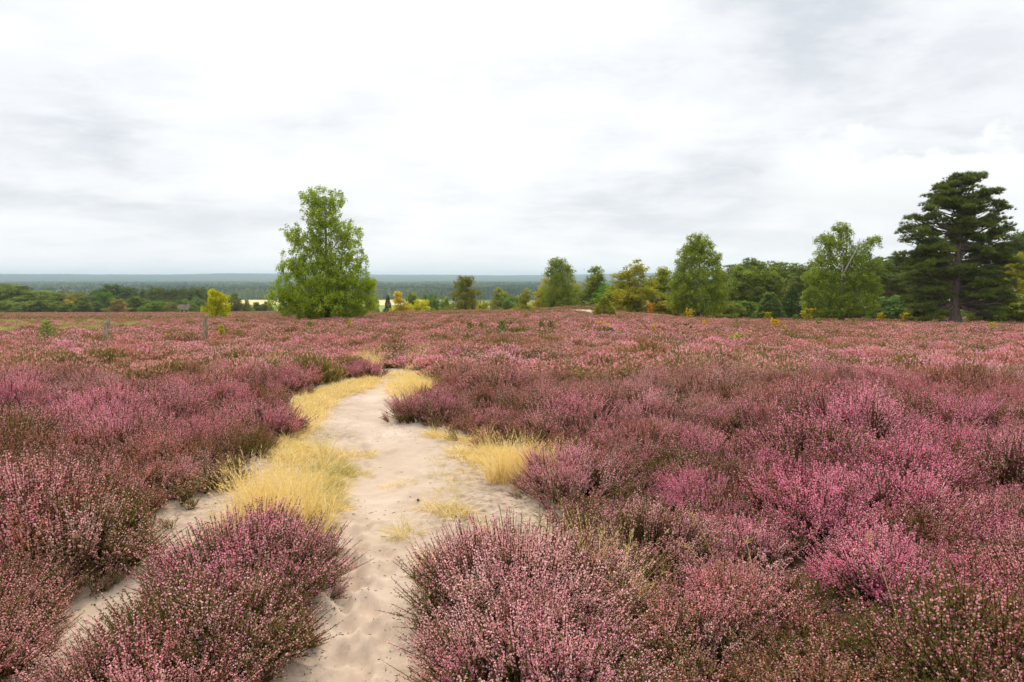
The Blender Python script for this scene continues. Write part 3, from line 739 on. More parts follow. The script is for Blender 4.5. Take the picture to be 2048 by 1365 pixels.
def build_grass():
    r = np.random.default_rng(77)
    def pset(poly, dens, thr=0.0, seed=0):
        A = np.array(gp(poly)); lo, hi = A.min(0), A.max(0); n = int((hi[0] - lo[0]) * (hi[1] - lo[1]) * dens)
        P = r.uniform(lo, hi, (n, 2)); P = P[in_poly(P, [tuple(k) for k in A])]
        return P[fbm(P[:, 0] * 2.3, P[:, 1] * 2.3, 71 + seed, 3) > thr]
    def put(pts, P, s0, s1, tint=0.0, tj=.12, lean=.15):
        n = len(P); s = r.uniform(s0, s1, n)
        pts.add(np.stack([P[:, 0], P[:, 1], H(P[:, 0], P[:, 1]) + .008], 1), np.stack([r.normal(size=n) * lean, r.normal(size=n) * lean, r.uniform(0, 6.28, n)], 1), s,
                np.clip(tint + r.normal(size=n) * tj, 0, 1))
    short = Pts()
    put(short, pset([(590, 805), (640, 782), (700, 766), (755, 757), (765, 768), (720, 785), (680, 800), (650, 830), (615, 880), (625, 905), (555, 930), (535, 900), (560, 850)], 170, .26), .6, 1.2, .05)
    put(short, pset([(540, 950), (570, 925), (640, 900), (690, 915), (695, 975), (665, 1045), (655, 1080), (600, 1090), (540, 1060), (520, 1010)], 110, .42, 1), .6, 1.15, .12, .2)
    put(short, pset([(770, 750), (845, 750), (880, 785), (800, 812), (775, 800), (768, 770)], 110, .42, 2), .7, 1.2, .03)
    put(short, pset([(860, 868), (930, 882), (1085, 925), (1080, 975), (1000, 960), (900, 915), (860, 895)], 150, .38, 3), .6, 1.1, .05)
    put(short, pset([(790, 1030), (900, 1010), (980, 1050), (1010, 1120), (930, 1150), (850, 1130), (800, 1090)], 170, .40, 4), .6, 1.2, .12, .2)
    put(short, pset([(760, 975), (900, 955), (1020, 980), (900, 1010), (780, 1000)], 60, .56, 5), .4, .8, .25, .2)
    put(short, pset([(690, 900), (740, 900), (745, 960), (690, 970)], 70, .50, 6), .5, .9, .2, .2)
    put(short, pset([(860, 900), (1040, 960), (1040, 1000), (870, 960)], 40, .58, 7), .4, .8, .2, .2)
    put(short, pset([(1090, 1070), (1180, 1130), (1290, 1260), (1310, 1400), (1260, 1400), (1200, 1220), (1100, 1150)], 110, .30, 8), .6, 1.2, .2, .25)
    put(short, pset([(430, 1040), (520, 1000), (520, 1060), (440, 1100), (380, 1110)], 60, .5, 9), .5, .9, .1)
    put(short, pset([(620, 930), (690, 930), (700, 985), (660, 1060), (620, 1090), (590, 1060)], 120, .2, 21), .6, 1.1, .5, .25)
    tag(short.build('dry_grass', 'grass_short', GS), 'low golden grass matted along the edges of the sandy path', 'grass', kind='stuff')
    mid = Pts()
    put(mid, pset([(560, 960), (640, 905), (690, 930), (690, 980), (655, 1060), (600, 1080), (520, 1050), (520, 1000)], 11, .50, 11), .4, .8, .05, .1, .2)
    put(mid, pset([(1010, 905), (1085, 928), (1080, 975), (1030, 970)], 45, .1, 12), .4, .7, 0, .05, .2)
    put(mid, pset([(880, 872), (1010, 900), (1010, 925), (890, 895)], 40, .3, 13), .3, .55, 0, .05, .2)
    put(mid, pset([(790, 742), (880, 760), (880, 795), (800, 790)], 10, .45, 14), .25, .45, 0, .05, .2)
    put(mid, pset([(420, 775), (560, 735), (580, 755), (440, 795)], 14, .42, 15), .55, .95, 0, .05, .15)
    put(mid, pset([(700, 735), (760, 722), (765, 745), (720, 750)], 16, .1, 16), .6, 1.0, 0, .05, .15)
    put(mid, pset([(1085, 1050), (1180, 1110), (1300, 1280), (1250, 1290), (1150, 1160), (1070, 1080)], 24, .2, 17), .5, .9, .05, .1, .3)
    put(mid, pset([(780, 700), (860, 715), (860, 735), (790, 730)], 3, .3, 18), .5, .9, 0, .05, .2)
    P = grid_pts(3, 14, .9, .8, r); P = P[heather_ok(P, .05) & (r.uniform(0, 1, len(P)) < .05)]
    put(mid, P, .6, 1.0, .1, .1, .3)
    tag(mid.build('dry_grass', 'grass_tall', GT), 'knee-high straw-coloured grass growing between path and heather', 'grass', kind='stuff')
    for (a, b, R, n, s0, s1, lab) in (
        (612, 1048, .34, 12, .75, 1.1, 'tall bleached grass tuft between the two tracks, left of the sandy path'),
        (530, 1045, .22, 14, .75, 1.05, 'sparse tall grass stalks beside the left track'),
        (1040, 968, .22, 30, .62, .85, 'bright yellow arching grass tuft on the right edge of the path'),
        (832, 792, .30, 26, .5, .8, 'pale grass tuft beside the narrow far end of the path')):
        c = g(a, b); pts = Pts(); P = c + r.normal(size=(n, 2)) * R * .5
        put(pts, P, s0, s1, 0.0, .04, .16)
        tag(pts.build('grass_tuft', 'grass_real', GT, None, (c[0], c[1], float(H(*c)))), lab, 'grass tuft')
    fg = Pts(); A = np.array(OLIVE); n = 14000; P = r.uniform(A.min(0), A.max(0), (n, 2)); P = P[in_poly(P, OLIVE)]
    put(fg, P, .4, .75, .68, .2, .1)
    B = np.array(FARSTRIP); P = r.uniform(B.min(0), B.max(0), (700, 2)); P = P[in_poly(P, FARSTRIP)]; put(fg, P, .4, .8, .15, .1, .1)
    tag(fg.build('dry_grass', 'grass_far', GF), 'olive brown grass patch on the far left of the heath', 'grass', kind='stuff')
build_grass()

# ------------------------------------------------------------------ trees
def curve_pts(a, b, sag, n=5, r=None, wob=0.0):
    k = np.linspace(0, 1, n)[:, None]; p = a + (b - a) * k; p[:, 2] += sag * (np.sin(k[:, 0] * math.pi))
    if r is not None and wob: p[1:-1] += r.normal(size=(n - 2, 3)) * wob
    return p
def trunk_axis(r, h, lean=(0, 0), wob=.12, n=9):
    z = np.linspace(0, h, n); p = np.stack([lean[0] * z / h + np.cumsum(r.normal(size=n)) * wob * .5, lean[1] * z / h + np.cumsum(r.normal(size=n)) * wob * .5, z], 1)
    p[0, :2] = 0; p[:, :2] -= 0; p[0, 2] = -.3; return p
def along(T, z): return np.array([np.interp(z, T[:, 2], T[:, 0]), np.interp(z, T[:, 2], T[:, 1]), z])
def broadleaf0(seed, h, blobs, trunk_r=.18, nleaf=16000, leaf=.11, strand=.7, clump=.28, barkm=None, gap=.36, trunk_top=.9, lean=(0, 0), ry=.9, stems=1, per=34):
    """blobs: (x, z, rx, rz[, y]) in metres from the foot of the trunk. Returns (trunk mesh, crown mesh)."""
    r = np.random.default_rng(seed); T = trunk_axis(r, h * trunk_top, lean)
    GT_ = Geo(); zz = T[:, 2] / T[-1, 2]
    flare = 1 + .6 * np.exp(-np.clip(T[:, 2], 0, 9) * 2.5)
    tube(GT_, T, trunk_r * (1 - .88 * np.clip(zz, 0, 1)) * flare, 8)
    GC = Geo(); B = []
    for b in blobs:
        y = b[4] if len(b) > 4 else None
        B.append((b[0], b[1], b[2], b[3], y))
    vol = np.array([b[2] * b[3] * (b[2] + b[3]) * .5 for b in B]) ** .8; vol /= vol.sum(); ncl = int(nleaf / per); first = True
    for b, v in zip(B, vol):
        n = max(10, int(ncl * v * 1.5)); ryy = max(b[2], .35 * h * .3) * ry
        cy0 = r.uniform(-.25, .25) * b[2] if b[4] is None else b[4]
        d = rdirs(n, r); q = r.uniform(0, 1, n) ** .42
        C = np.stack([b[0] + d[:, 0] * q * b[2], cy0 + d[:, 1] * q * ryy, b[1] + d[:, 2] * q * b[3]], 1)
        keep = vnoise3(C * (1.3 / max(clump * 2.6, .3)), seed) > gap
        C = C[keep]; C = C[C[:, 2] > .25][:max(6, int(ncl * v) + 1)]
        if len(C) == 0: continue
        # limb to the heart of the blob and twigs to its clumps
        bc = np.array([b[0], cy0, b[1] - b[3] * .3]); at_z = np.clip(b[1] - b[3] * .4 - .75 * abs(b[0]) - .3, .12 * h, T[-1, 2] * .97)
        a0 = along(T, at_z); rl = max(.02, trunk_r * .42 * (1 - .7 * at_z / h))
        lim = curve_pts(a0, bc, .12 * np.linalg.norm(bc - a0), 5, r, .05); tube(GT_, lim, np.linspace(rl, rl * .35, 5), 5)
        for c in C[:max(4, min(14, len(C) // 5))]:
            tube(GT_, curve_pts(lim[r.integers(2, 5)], c, .12, 3), np.linspace(rl * .35, .008, 3), 3, cap=False)
        m = len(C); Ls = strand * r.uniform(.4, 1.3, m); nl = per
        t = r.uniform(0, 1, (m, nl)) ** .8; j = r.normal(size=(m, nl, 3)) * clump * np.array([.55, .55, .42])
        Pp = C[:, None, :] + j; Pp[:, :, 2] -= t * Ls[:, None]
        Pp = Pp[Pp[:, :, 2] > .12]
        cr = np.repeat(r.uniform(0, 1, m), nl)[:len(Pp)] * .6 + r.uniform(0, .4, len(Pp))
        leaves(GC, Pp, leaf, r, 0, cr, down=.5 if strand > .4 else 0)
    return GT_.mesh('trunk', [barkm or M_BIRCH], True), GC.mesh('crown', [M_LEAF])
def broadleaf(seed, h, blobs, *a, **k):
    bl = [(b[0], b[1], b[2] * 1.12, b[3] * 1.10) + tuple(b[4:]) for b in blobs]
    return broadleaf0(seed, h, bl, *a, **k)
def vnoise3(P, seed):
    return .5 * vnoise(P[:, 0] + P[:, 1] * .6, P[:, 2], seed) + .5 * vnoise(P[:, 1] - P[:, 2] * .4, P[:, 0] + 7.7, seed + 5)
def shoots(G, P, D, size, r, n=9, w=.16, mi=0, base=None):
    m = len(P); D = norm(D); rn = r.uniform(0, 1, m) if base is None else base
    for k in range(n):
        d = norm(D * 1.25 + rdirs(m, r)); s = size * r.uniform(.7, 1.2, m)
        shards(G, P - d * 0, P + d * s[:, None], size * w, r, mi, np.clip(rn * .7 + r.uniform(0, .3, m), 0, 1))
def pine(seed, h, blobs, trunk_r=.25, nshoot=3000, size=.34, barkm=None, flat=.0, ry=.85, gap=.36, twin=False, lean=(0, 0), dead=0):
    r = np.random.default_rng(seed); T = trunk_axis(r, h * .96, lean, .08); G1 = Geo(); G2 = Geo()
    zz = np.clip(T[:, 2] / T[-1, 2], 0, 1)
    tube(G1, T, trunk_r * (1 - .86 * zz) * (1 + .35 * np.exp(-np.clip(T[:, 2], 0, 9) * 1.5)), 9)
    if twin:
        T2 = T.copy(); k = smooth((T[:, 2] - h * .28) / (h * .5)); T2[:, 0] += 1.3 * k; T2 = T2[2:]
        tube(G1, T2, trunk_r * .62 * (1 - .8 * zz[2:]), 7)
    vol = np.array([b[2] * (b[2] + b[3]) for b in blobs]) ** .85; vol /= vol.sum()
    for b, v in zip(blobs, vol):
        n = max(10, int(nshoot * v)); ryy = max(b[2], .12 * h) * ry; cy0 = b[4] if len(b) > 4 else r.uniform(-.4, .4) * b[2]
        # sub-pads: each a little flat cushion at the end of a branch
        m = max(3, n // 26); d = rdirs(m, r); q = r.uniform(.15, 1, m) ** .5
        SC = np.stack([b[0] + d[:, 0] * q * b[2], cy0 + d[:, 1] * q * ryy, b[1] + d[:, 2] * q * b[3]], 1)
        SC = SC[vnoise3(SC * .8, seed) > gap * .8]
        if len(SC) == 0: continue
        ra = along(T, np.clip(b[1] - abs(b[0]) * .35 - .2, .15 * h, T[-1, 2] * .98)); bc = np.array([b[0], cy0, b[1] - b[3] * .4])
        rl = max(.03, trunk_r * .34 * (1 - .7 * ra[2] / h)); lim = curve_pts(ra, bc, -.06 * np.linalg.norm(bc - ra), 5, r, .07); tube(G1, lim, np.linspace(rl, rl * .4, 5), 5)
        for c in SC: tube(G1, curve_pts(lim[r.integers(1, 5)], c - [0, 0, .1], -.1, 4), np.linspace(rl * .38, .012, 4), 3, cap=False)
        per = max(8, n // len(SC)); R0 = size * 1.7
        dd = rdirs(len(SC) * per, r); dd[:, 2] = np.abs(dd[:, 2]) * .75
        Pp = np.repeat(SC, per, 0) + dd * R0 * np.array([1.1, 1.1, .80]) * r.uniform(.45, 1, (len(dd), 1))
        Dd = dd * .75 + np.array([0, 0, .8])
        shoots(G2, Pp, Dd, size, r, 9, .17, 0, np.repeat(r.uniform(0, 1, len(SC)), per))
    for k in range(dead):
        z = r.uniform(.08, .42) * h; a0 = along(T, z); a = r.uniform(0, 6.28); ln = r.uniform(1.5, 4)
        e = a0 + np.array([math.cos(a) * ln, math.sin(a) * ln, r.uniform(-1.2, .5)]); L_ = curve_pts(a0, e, .3, 5, r, .12); tube(G1, L_, np.linspace(.06, .012, 5), 4, cap=False)
        for j in range(4): tube(G1, curve_pts(L_[r.integers(1, 5)], L_[4] + r.normal(size=3) * .8, .1, 3), [.02, .014, .006], 3, cap=False)
    return G1.mesh('trunk', [barkm or M_PINE], True), G2.mesh('crown', [M_NEEDLE])
def conifer(seed, h, w, n=1300, size=.3, power=1.0):
    "dense conical young pine, spruce or juniper branching to the ground"
    r = np.random.default_rng(seed); G1 = Geo(); G2 = Geo(); T = trunk_axis(r, h * .97, (0, 0), .02); tube(G1, T, .035 * h ** .8 * (1 - .9 * T[:, 2] / h), 6)
    z = h * (1 - r.uniform(0, 1, n) ** .62) ; z = np.clip(z, .05 * h, .98 * h)
    rad = w * .5 * (1 - z / h) ** power * (.8 + .35 * vnoise(z * 2.2, z * 0 + seed, seed)) + .04; a = r.uniform(0, 6.28, n); q = r.uniform(.35, 1, n) ** .6
    tier = np.sin(z / h * 34 + a * 2) * .05 * w; rr = (rad + tier * (1 - z / h)) * q
    P = np.stack([rr * np.cos(a), rr * np.sin(a), z], 1); D = np.stack([np.cos(a), np.sin(a), np.full(n, .75)], 1)
    shoots(G2, P, D, size, r, 7, .16)
    for k in range(18):
        zz = r.uniform(.06, .9) * h; a = r.uniform(0, 6.28); l = w * .45 * (1 - zz / h) ** power
        tube(G1, curve_pts(np.array([0, 0, zz]), np.array([l * math.cos(a), l * math.sin(a), zz + l * .35]), 0, 3), [.02, .012, .005], 3, cap=False)
    return G1.mesh('trunk', [M_OAK], True), G2.mesh('crown', [M_NEEDLE])
def tree(name, meshes, x, y, color, label, cat='tree', group=None, sc=1.0, rz=0.0, barkcol=None):
    color = tuple(min(c * k, .8) for c, k in zip(color, (2.35, 2.25, 1.65))); e = empty(name, x, y, None, rz, sc); tag(e, label, cat, group)
    t = obj('trunk', meshes[0], e); c = obj('crown', meshes[1], e); c.color = (*color, 1)
    return e
def px_blobs(L, foot, d):
    k = F / d; return [((b[0] - foot[0]) / k, (foot[1] - b[1]) / k, b[2] / k, b[3] / k) + ((b[4] / k,) if len(b) > 4 else ()) for b in L]
def foot_y(px, d):  # picture row of the ground at that column and distance
    return HORIZON + F * (EYE - float(H(X(px, d), d))) / d
GREEN = (.115, .150, .022); OLIVEG = (.11, .145, .028); YELLOWG = (.26, .235, .02); YEL = (.50, .36, .02); DEEP = (.075, .12, .028); BLUEG = (.05, .095, .05); PINEG = (.065, .095, .03)

# the big birch, left of the middle
BB = [(640, 392, 24, 18), (668, 402, 26, 22), (622, 400, 14, 14), (652, 428, 40, 22), (655, 452, 30, 18), (592, 460, 20, 14), (598, 484, 20, 14), (640, 480, 30, 26), (692, 470, 36, 30),
      (708, 512, 30, 28), (655, 520, 45, 30), (605, 518, 36, 28), (578, 532, 20, 14), (640, 560, 58, 34), (590, 572, 38, 28), (562, 597, 22, 24), (705, 558, 40, 30), (748, 566, 24, 14), (738, 592, 22, 22),
      (660, 598, 68, 30), (600, 612, 34, 22), (715, 604, 32, 24), (690, 625, 42, 15), (625, 628, 34, 14)]
d = 60; fy = foot_y(655, d)
m = broadleaf(11, (fy - 375) / (F / d), px_blobs(BB, (655, fy), d), .24, 92000, .13, .42, .20, gap=.40, trunk_top=.93, per=30)
tree('birch_tree', m, X(655, d), d, (.140, .195, .022), 'tallest birch standing alone left of the middle of the heath', 'birch tree')
# birch in the right group
d = 85; fy = foot_y(1393, d)
BG = [(1388, 482, 20, 16), (1400, 492, 22, 18), (1370, 500, 18, 16), (1393, 515, 36, 18), (1425, 520, 14, 16), (1360, 530, 18, 16), (1392, 545, 45, 20), (1425, 555, 22, 18), (1355, 565, 22, 20), (1390, 580, 50, 22), (1430, 590, 24, 24), (1360, 600, 28, 20), (1395, 612, 50, 16)]
m = broadleaf(12, (fy - 460) / (F / d), px_blobs(BG, (1393, fy), d), .26, 52000, .16, .5, .27, gap=.37)
tree('birch_tree', m, X(1393, d), d, (.115, .155, .024), 'broad full-crowned birch at the left end of the right-hand wood', 'birch tree')
d = 80; fy = foot_y(1682, d)
BI = [(1668, 458, 12, 14), (1680, 465, 16, 16), (1640, 478, 18, 14), (1665, 490, 30, 16), (1735, 482, 16, 14), (1718, 505, 18, 20), (1640, 515, 24, 18), (1690, 520, 40, 18), (1740, 530, 14, 16), (1630, 555, 26, 22), (1690, 555, 50, 24), (1735, 575, 20, 24), (1640, 590, 34, 24), (1700, 600, 50, 26), (1660, 618, 40, 14), (1620, 600, 18, 26)]
m = broadleaf(13, (fy - 437) / (F / d), px_blobs(BI, (1682, fy), d), .26, 66000, .155, .4, .25, gap=.32)
ti = tree('birch_tree', m, X(1682, d), d, (.115, .160, .026), 'ragged two-topped birch just left of the large dark pine', 'birch tree')
Gs = Geo(); r_ = np.random.default_rng(3)     # the two pale forked stems seen through the leaves
k = F / d; q = lambda a, b, yy: np.array([(a - 1682) / k, yy, (fy - b) / k])
for pl in ([q(1683, 600, 0), q(1668, 570, -1.2), q(1662, 535, -2.0), q(1664, 505, -1.6), q(1668, 470, -1)], [q(1663, 553, -1.8), q(1674, 528, -2.0), q(1690, 500, -1.8), q(1700, 480, -1.2)]):
    tube(Gs, pl, np.linspace(.10, .03, len(pl)), 6)
obj('stem', Gs.mesh('stem', [M_BIRCH], True), ti)
d = 122; fy = foot_y(1120, d)
BC = [(1108, 524, 12, 11), (1122, 530, 16, 14), (1100, 543, 14, 9), (1138, 540, 10, 10), (1120, 555, 26, 16), (1112, 580, 32, 16), (1138, 585, 22, 18), (1120, 600, 36, 14), (1098, 600, 16, 12)]
m = broadleaf(14, (fy - 512) / (F / d), px_blobs(BC, (1120, fy), d), .22, 26000, .22, .9, .38, gap=.31)
tree('birch_tree', m, X(1120, d), d, (.12, .155, .028), 'drooping birch on the low mound, first tall tree right of the centre', 'birch tree')
# the large pine
def split_pads(bl, seed):
    "wide flat masses of a pine become several uneven rounder boughs"
    r = np.random.default_rng(seed); out = []
    for b in bl:
        k = max(1, int(round(b[2] / b[3] * 1.5)))
        for i in range(k):
            q = b[3] * r.uniform(.9, 1.7); a = r.uniform(0, 6.28); rr = math.sqrt(r.uniform(.1, 1)) * max(b[2] - q * .6, .1)
            x = b[0] + rr * math.cos(a) if k > 1 else b[0]
            out.append((x, b[1] + r.normal() * b[3] * .45, q * 1.15, q * r.uniform(.6, .95), rr * math.sin(a) + r.normal() * .5 + (r.uniform(-1, 1) * b[2] * .4)))
    return out
d = 75; fy = foot_y(1908, d)
BK = [(1897, 361, 12, 9), (1926, 364, 14, 9), (1880, 372, 14, 7), (1905, 382, 34, 11), (1948, 378, 13, 8), (1860, 396, 14, 7), (1900, 402, 38, 10), (1950, 402, 20, 9), (1850, 408, 10, 5), (1965, 415, 14, 7), (1905, 422, 36, 10), (1826, 430, 22, 6), (1850, 440, 16, 7), (1980, 437, 20, 7), (1945, 442, 30, 9),
      (1818, 452, 20, 6), (1850, 462, 16, 6), (1900, 450, 22, 10), (1985, 455, 14, 6), (1825, 470, 22, 6), (1900, 474, 26, 10), (1955, 468, 34, 9), (1850, 490, 30, 9), (1920, 492, 42, 10), (1980, 492, 24, 9),
      (1820, 507, 24, 8), (1870, 515, 40, 11), (1945, 515, 46, 12), (2000, 520, 26, 10), (1835, 532, 34, 11), (1900, 540, 50, 12), (1975, 545, 48, 13), (1820, 555, 24, 12), (1870, 565, 40, 12), (1940, 568, 45, 12), (2005, 565, 26, 12), (1835, 585, 34, 12), (1985, 592, 34, 12), (1880, 592, 26, 9), (1930, 597, 26, 8), (1830, 610, 24, 10), (1960, 615, 24, 9), (1865, 618, 24, 8)]
m = pine(15, (fy - 352) / (F / d), split_pads([(b[0], b[1] * .965, b[2] * .98, b[3] * 1.25) for b in px_blobs(BK, (1908, fy), d)], 4), .55, 25000, .36, M_BLACKPINE, twin=True, dead=16, gap=.26)
tree('pine_tree', m, X(1908, d), d, (.060, .085, .024), 'huge dark pine with a thick trunk near the right edge', 'pine tree')

# prototypes for the others (unit: metres)
def auto_blobs(seed, h, w, base=.1, n=12, shape='oval'):
    r = np.random.default_rng(seed); out = []
    for i in range(n):
        t = (i + .5) / n; z = h * (base + (1 - base) * t * .93)
        if shape == 'oval': wr = math.sin(math.pi * min(1, .18 + t * .80)) ** .7
        elif shape == 'cone': wr = (1 - t) ** .75 + .10
        else: wr = math.sin(math.pi * min(1, .30 + t * .66)) ** .5
        for s in (-1, 1, 0):
            q = w * .5 * wr
            out.append((s * q * r.uniform(.2, .62), z + r.normal() * h * .03, q * r.uniform(.40, .58), h * .085 * r.uniform(.8, 1.3), r.normal() * q * .35))
    return out
P_OAK = [broadleaf(600 + i, 10, auto_blobs(600 + i, 10, 8.5, .10, 8, 'round'), .25, 14000, .30, .1, .45, M_OAK, gap=.27) for i in range(4)]
P_BIR = [broadleaf(620 + i, 10, auto_blobs(620 + i, 10, 6.0 + i * .5, .06, 9, 'oval'), .16, 15000, .25, .7, .36, M_BIRCH, gap=.29) for i in range(4)]
P_CONE = [broadleaf(640 + i, 5, auto_blobs(640 + i, 5, 2.8 + i * .3, .03, 8, 'cone'), .07, 8000, .16, .25, .2, M_BIRCH, gap=.22) for i in range(3)]
P_BUSH = [broadleaf(660 + i, 3, auto_blobs(660 + i, 3, 3.6, .05, 6, 'round'), .06, 8000, .17, .1, .24, M_OAK, gap=.22) for i in range(4)]
def tall_pine(seed, h, bare, w):
    r = np.random.default_rng(seed); bl = []
    for i in range(9):
        t = i / 8; z = h * (bare + (.97 - bare) * t); q = w * .5 * (math.sin(math.pi * (.28 + .66 * t)) ** .8)
        for s in range(3): a = r.uniform(0, 6.28); bl.append((q * .62 * math.cos(a), z + r.normal() * .25, q * .55, h * .04, q * .62 * math.sin(a)))
    return pine(seed, h, bl, .17, 2200, .50, M_PINE, gap=.25)
P_PINE = [tall_pine(680 + i, 14, (.45, .55, .35, .5, .4)[i], (5, 4.4, 5.6, 4.8, 5.2)[i]) for i in range(5)]
P_SPR = [conifer(700 + i, 5, (3.2, 2.6, 3.8)[i], 1500, .30, (.9, .75, .8)[i]) for i in range(3)]
_use = {}
def bbox(me):
    c = np.empty(len(me.vertices) * 3, np.float32); me.vertices.foreach_get('co', c); c = c.reshape(-1, 3)
    q = np.percentile(c, [2, 98], axis=0); return float(max(q[1, 0] - q[0, 0], q[1, 1] - q[0, 1])), float(c[:, 2].max())
def place(kind, px, top, d, color, label, cat='tree', group=None, width=None, name=None, idx=None):
    L, h0, nm, w0 = {'oak': (P_OAK, 10, 'deciduous_tree', 8.5), 'birch': (P_BIR, 10, 'birch_tree', 6.3), 'cone': (P_CONE, 5, 'young_birch', 3.0), 'bush': (P_BUSH, 3, 'shrub', 3.8),
                 'pine': (P_PINE, 14, 'pine_tree', 5.0), 'spruce': (P_SPR, 5, 'spruce_tree', 3.2)}[kind]
    i = _use.get(kind, 0); _use[kind] = i + 1; i = (i if idx is None else idx) % len(L); w0, h0 = bbox(L[i][1])
    x = X(px, d); z = float(H(x, d)); ztop = at(px, top, d)[2]; s = max((ztop - z) / h0, .08) * 1.0
    sw = s if width is None else (width * 1.15 / (F / d)) / w0
    # keep real proportions within reason
    if width is not None: sw = min(max(sw, s * .45), s * 2.2)
    return tree(name or nm, L[i], x, d, color, label, cat, group, (sw, sw, s), rz=(px * 7.3 + d) % 6.28)
def place_trees():
    D = lambda c, k: tuple(v * k for v in c)
    P = place
    P('bush', 435, 576, 91, (.235, .25, .010), 'single yellow-green tree standing in the heather behind the right fence post', width=36, name='deciduous_tree')
    # right-hand group
    P('birch', 1190, 530, 140, OLIVEG, 'slim birch behind and right of the drooping birch on the mound', width=52)
    P('spruce', 1208, 592, 60, (.14, .155, .035), 'low cone-shaped green juniper in front of the far sand track', 'shrub', width=46, name='juniper')
    P('birch', 1266, 517, 100, (.16, .165, .020), 'birch with yellowing top left of the broad full-crowned birch', width=78)
    P('birch', 1322, 531, 106, (.135, .165, .022), 'yellow-green birch squeezed between two larger birches', width=66)
    P('birch', 1240, 560, 112, (.09, .135, .024), 'dark green birch half hidden behind the yellowing birch', width=60)
    P('oak', 1220, 570, 118, (.07, .15, .02), 'bright green rounded tree in the gap behind the juniper', width=58)
    P('oak', 1480, 528, 118, (.095, .13, .028), 'olive broadleaf tree right of the full-crowned birch', width=75)
    P('oak', 1525, 530, 118, (.09, .12, .028), 'olive broadleaf tree in front of the red-stemmed pines', width=70)
    P('bush', 1450, 600, 92, (.10, .12, .03), 'green shrub at the right foot of the full-crowned birch', 'shrub', width=60)
    P('bush', 1490, 600, 100, DEEP, 'dark shrub at the wood edge left of the blue-green young pine', 'shrub', width=50)
    P('spruce', 1537, 583, 95, (.085, .125, .045), 'blue-green young pine at the edge of the wood', width=52, name='pine_tree')
    P('spruce', 1581, 572, 96, (.040, .07, .03), 'dark dense spruce left of the ragged birch', width=44)
    P('bush', 1340, 600, 95, (.15, .14, .025), 'olive shrub at the left foot of the full-crowned birch', 'shrub', width=50)
    P('bush', 1790, 590, 100, (.06, .10, .03), 'dark green undergrowth shrub between ragged birch and large pine', 'shrub', width=90)
    P('bush', 1835, 603, 82, (.07, .095, .025), 'shrub at the left foot of the large pine', 'shrub', width=60)
    P('oak', 1965, 535, 92, (.125, .15, .02), 'yellow-green tree seen behind the right side of the large pine', width=100)
    P('oak', 2050, 500, 84, (.15, .15, .022), 'yellow-tinged tree cut by the right edge', width=110)
    P('bush', 2000, 590, 80, (.07, .10, .025), 'dense shrub right of the large pine trunk', 'shrub', width=110)
    P('bush', 2060, 585, 78, (.09, .115, .028), 'green shrub in the far right corner of the heath', 'shrub', width=100)
    for (a, b, c, w, lb) in ((2015, 460, 98, 60, 'dark pine with pointed top just right of the largest pine'), (2045, 455, 104, 62, 'tall dark pine at the right edge behind the yellow-tinged tree'), (1995, 480, 108, 56, 'dark pine half hidden behind the right flank of the largest pine'), (2075, 470, 100, 60, 'dark pine whose crown is cut by the right edge')):
        P('pine', a, b, c, D(PINEG, 1.0), lb, group='pines behind the right flank of the largest pine', width=w)
    ORD = 'first second third fourth fifth sixth seventh eighth ninth tenth eleventh twelfth thirteenth fourteenth fifteenth sixteenth seventeenth eighteenth'.split()
    r = np.random.default_rng(5)
    for i, px in enumerate((1458, 1488, 1503, 1520, 1550, 1564, 1583, 1600, 1622)):
        P('pine', px, 522 + r.uniform(-10, 8), r.uniform(122, 140), D((.095, .125, .040), r.uniform(.8, 1.2)), ORD[i] + ' pine from the left in the tall row left of the ragged two-topped birch', group='pines of the wood left of the ragged birch', width=r.uniform(38, 50))
    for i, px in enumerate((1738, 1752, 1768, 1783, 1800, 1818, 1840, 1862, 1880)):
        P('pine', px, 512 + r.uniform(-9, 8), r.uniform(112, 135), D((.085, .115, .038), r.uniform(.8, 1.2)), ORD[i] + ' red-stemmed pine counting rightwards from the ragged birch to the large pine', group='pines between ragged birch and large pine', width=r.uniform(38, 50))
    for px in list(range(1440, 1900, 22)):
        P('pine', px + r.uniform(-7, 7), 535 + r.uniform(-8, 8), r.uniform(150, 175), D((.085, .115, .038), r.uniform(.8, 1.2)), 'pine deep in the right-hand wood behind its front row', group='pines deep in the right-hand wood', width=r.uniform(36, 50))
    for px in range(1440, 1900, 30):
        P('bush', px + r.uniform(-8, 8), 608 + r.uniform(-8, 8), r.uniform(128, 145), D(DEEP, r.uniform(.6, 1.1)), 'dark undergrowth bush inside the right-hand wood', 'shrub', group='undergrowth bushes inside the right-hand wood', width=r.uniform(45, 65))
    # middle, behind the crest
    P('spruce', 777, 587, 190, (.035, .07, .035), 'small dark spruce beside the yellow cone-shaped birch', width=22)
    P('cone', 798, 580, 170, (.27, .24, .025), 'slim yellow cone-shaped birch behind the crest, right of the lone birch', 'tree', width=34)
    P('bush', 841, 597, 165, (.26, .27, .02), 'round yellow bush behind the crest', 'shrub', width=32)
    P('oak', 826, 583, 210, (.10, .14, .03), 'green tree between yellow birch and round yellow bush', width=42)
    P('oak', 862, 585, 230, DEEP, 'dark green tree behind the round yellow bush', width=44)
    P('oak', 893, 590, 200, (.10, .145, .03), 'green tree left of the single dark oak at the centre', width=40)
    P('oak', 930, 549, 160, (.10, .115, .02), 'single dark oak on the skyline at the centre of the heath', 'oak tree', width=56, name='oak_tree')
    P('bush', 965, 600, 175, (.20, .22, .03), 'yellow-green bush right of the single dark oak', 'shrub', width=32)
    P('oak', 1002, 573, 185, (.12, .14, .035), 'grey-green tree between the oak and the slender young birch', width=50)
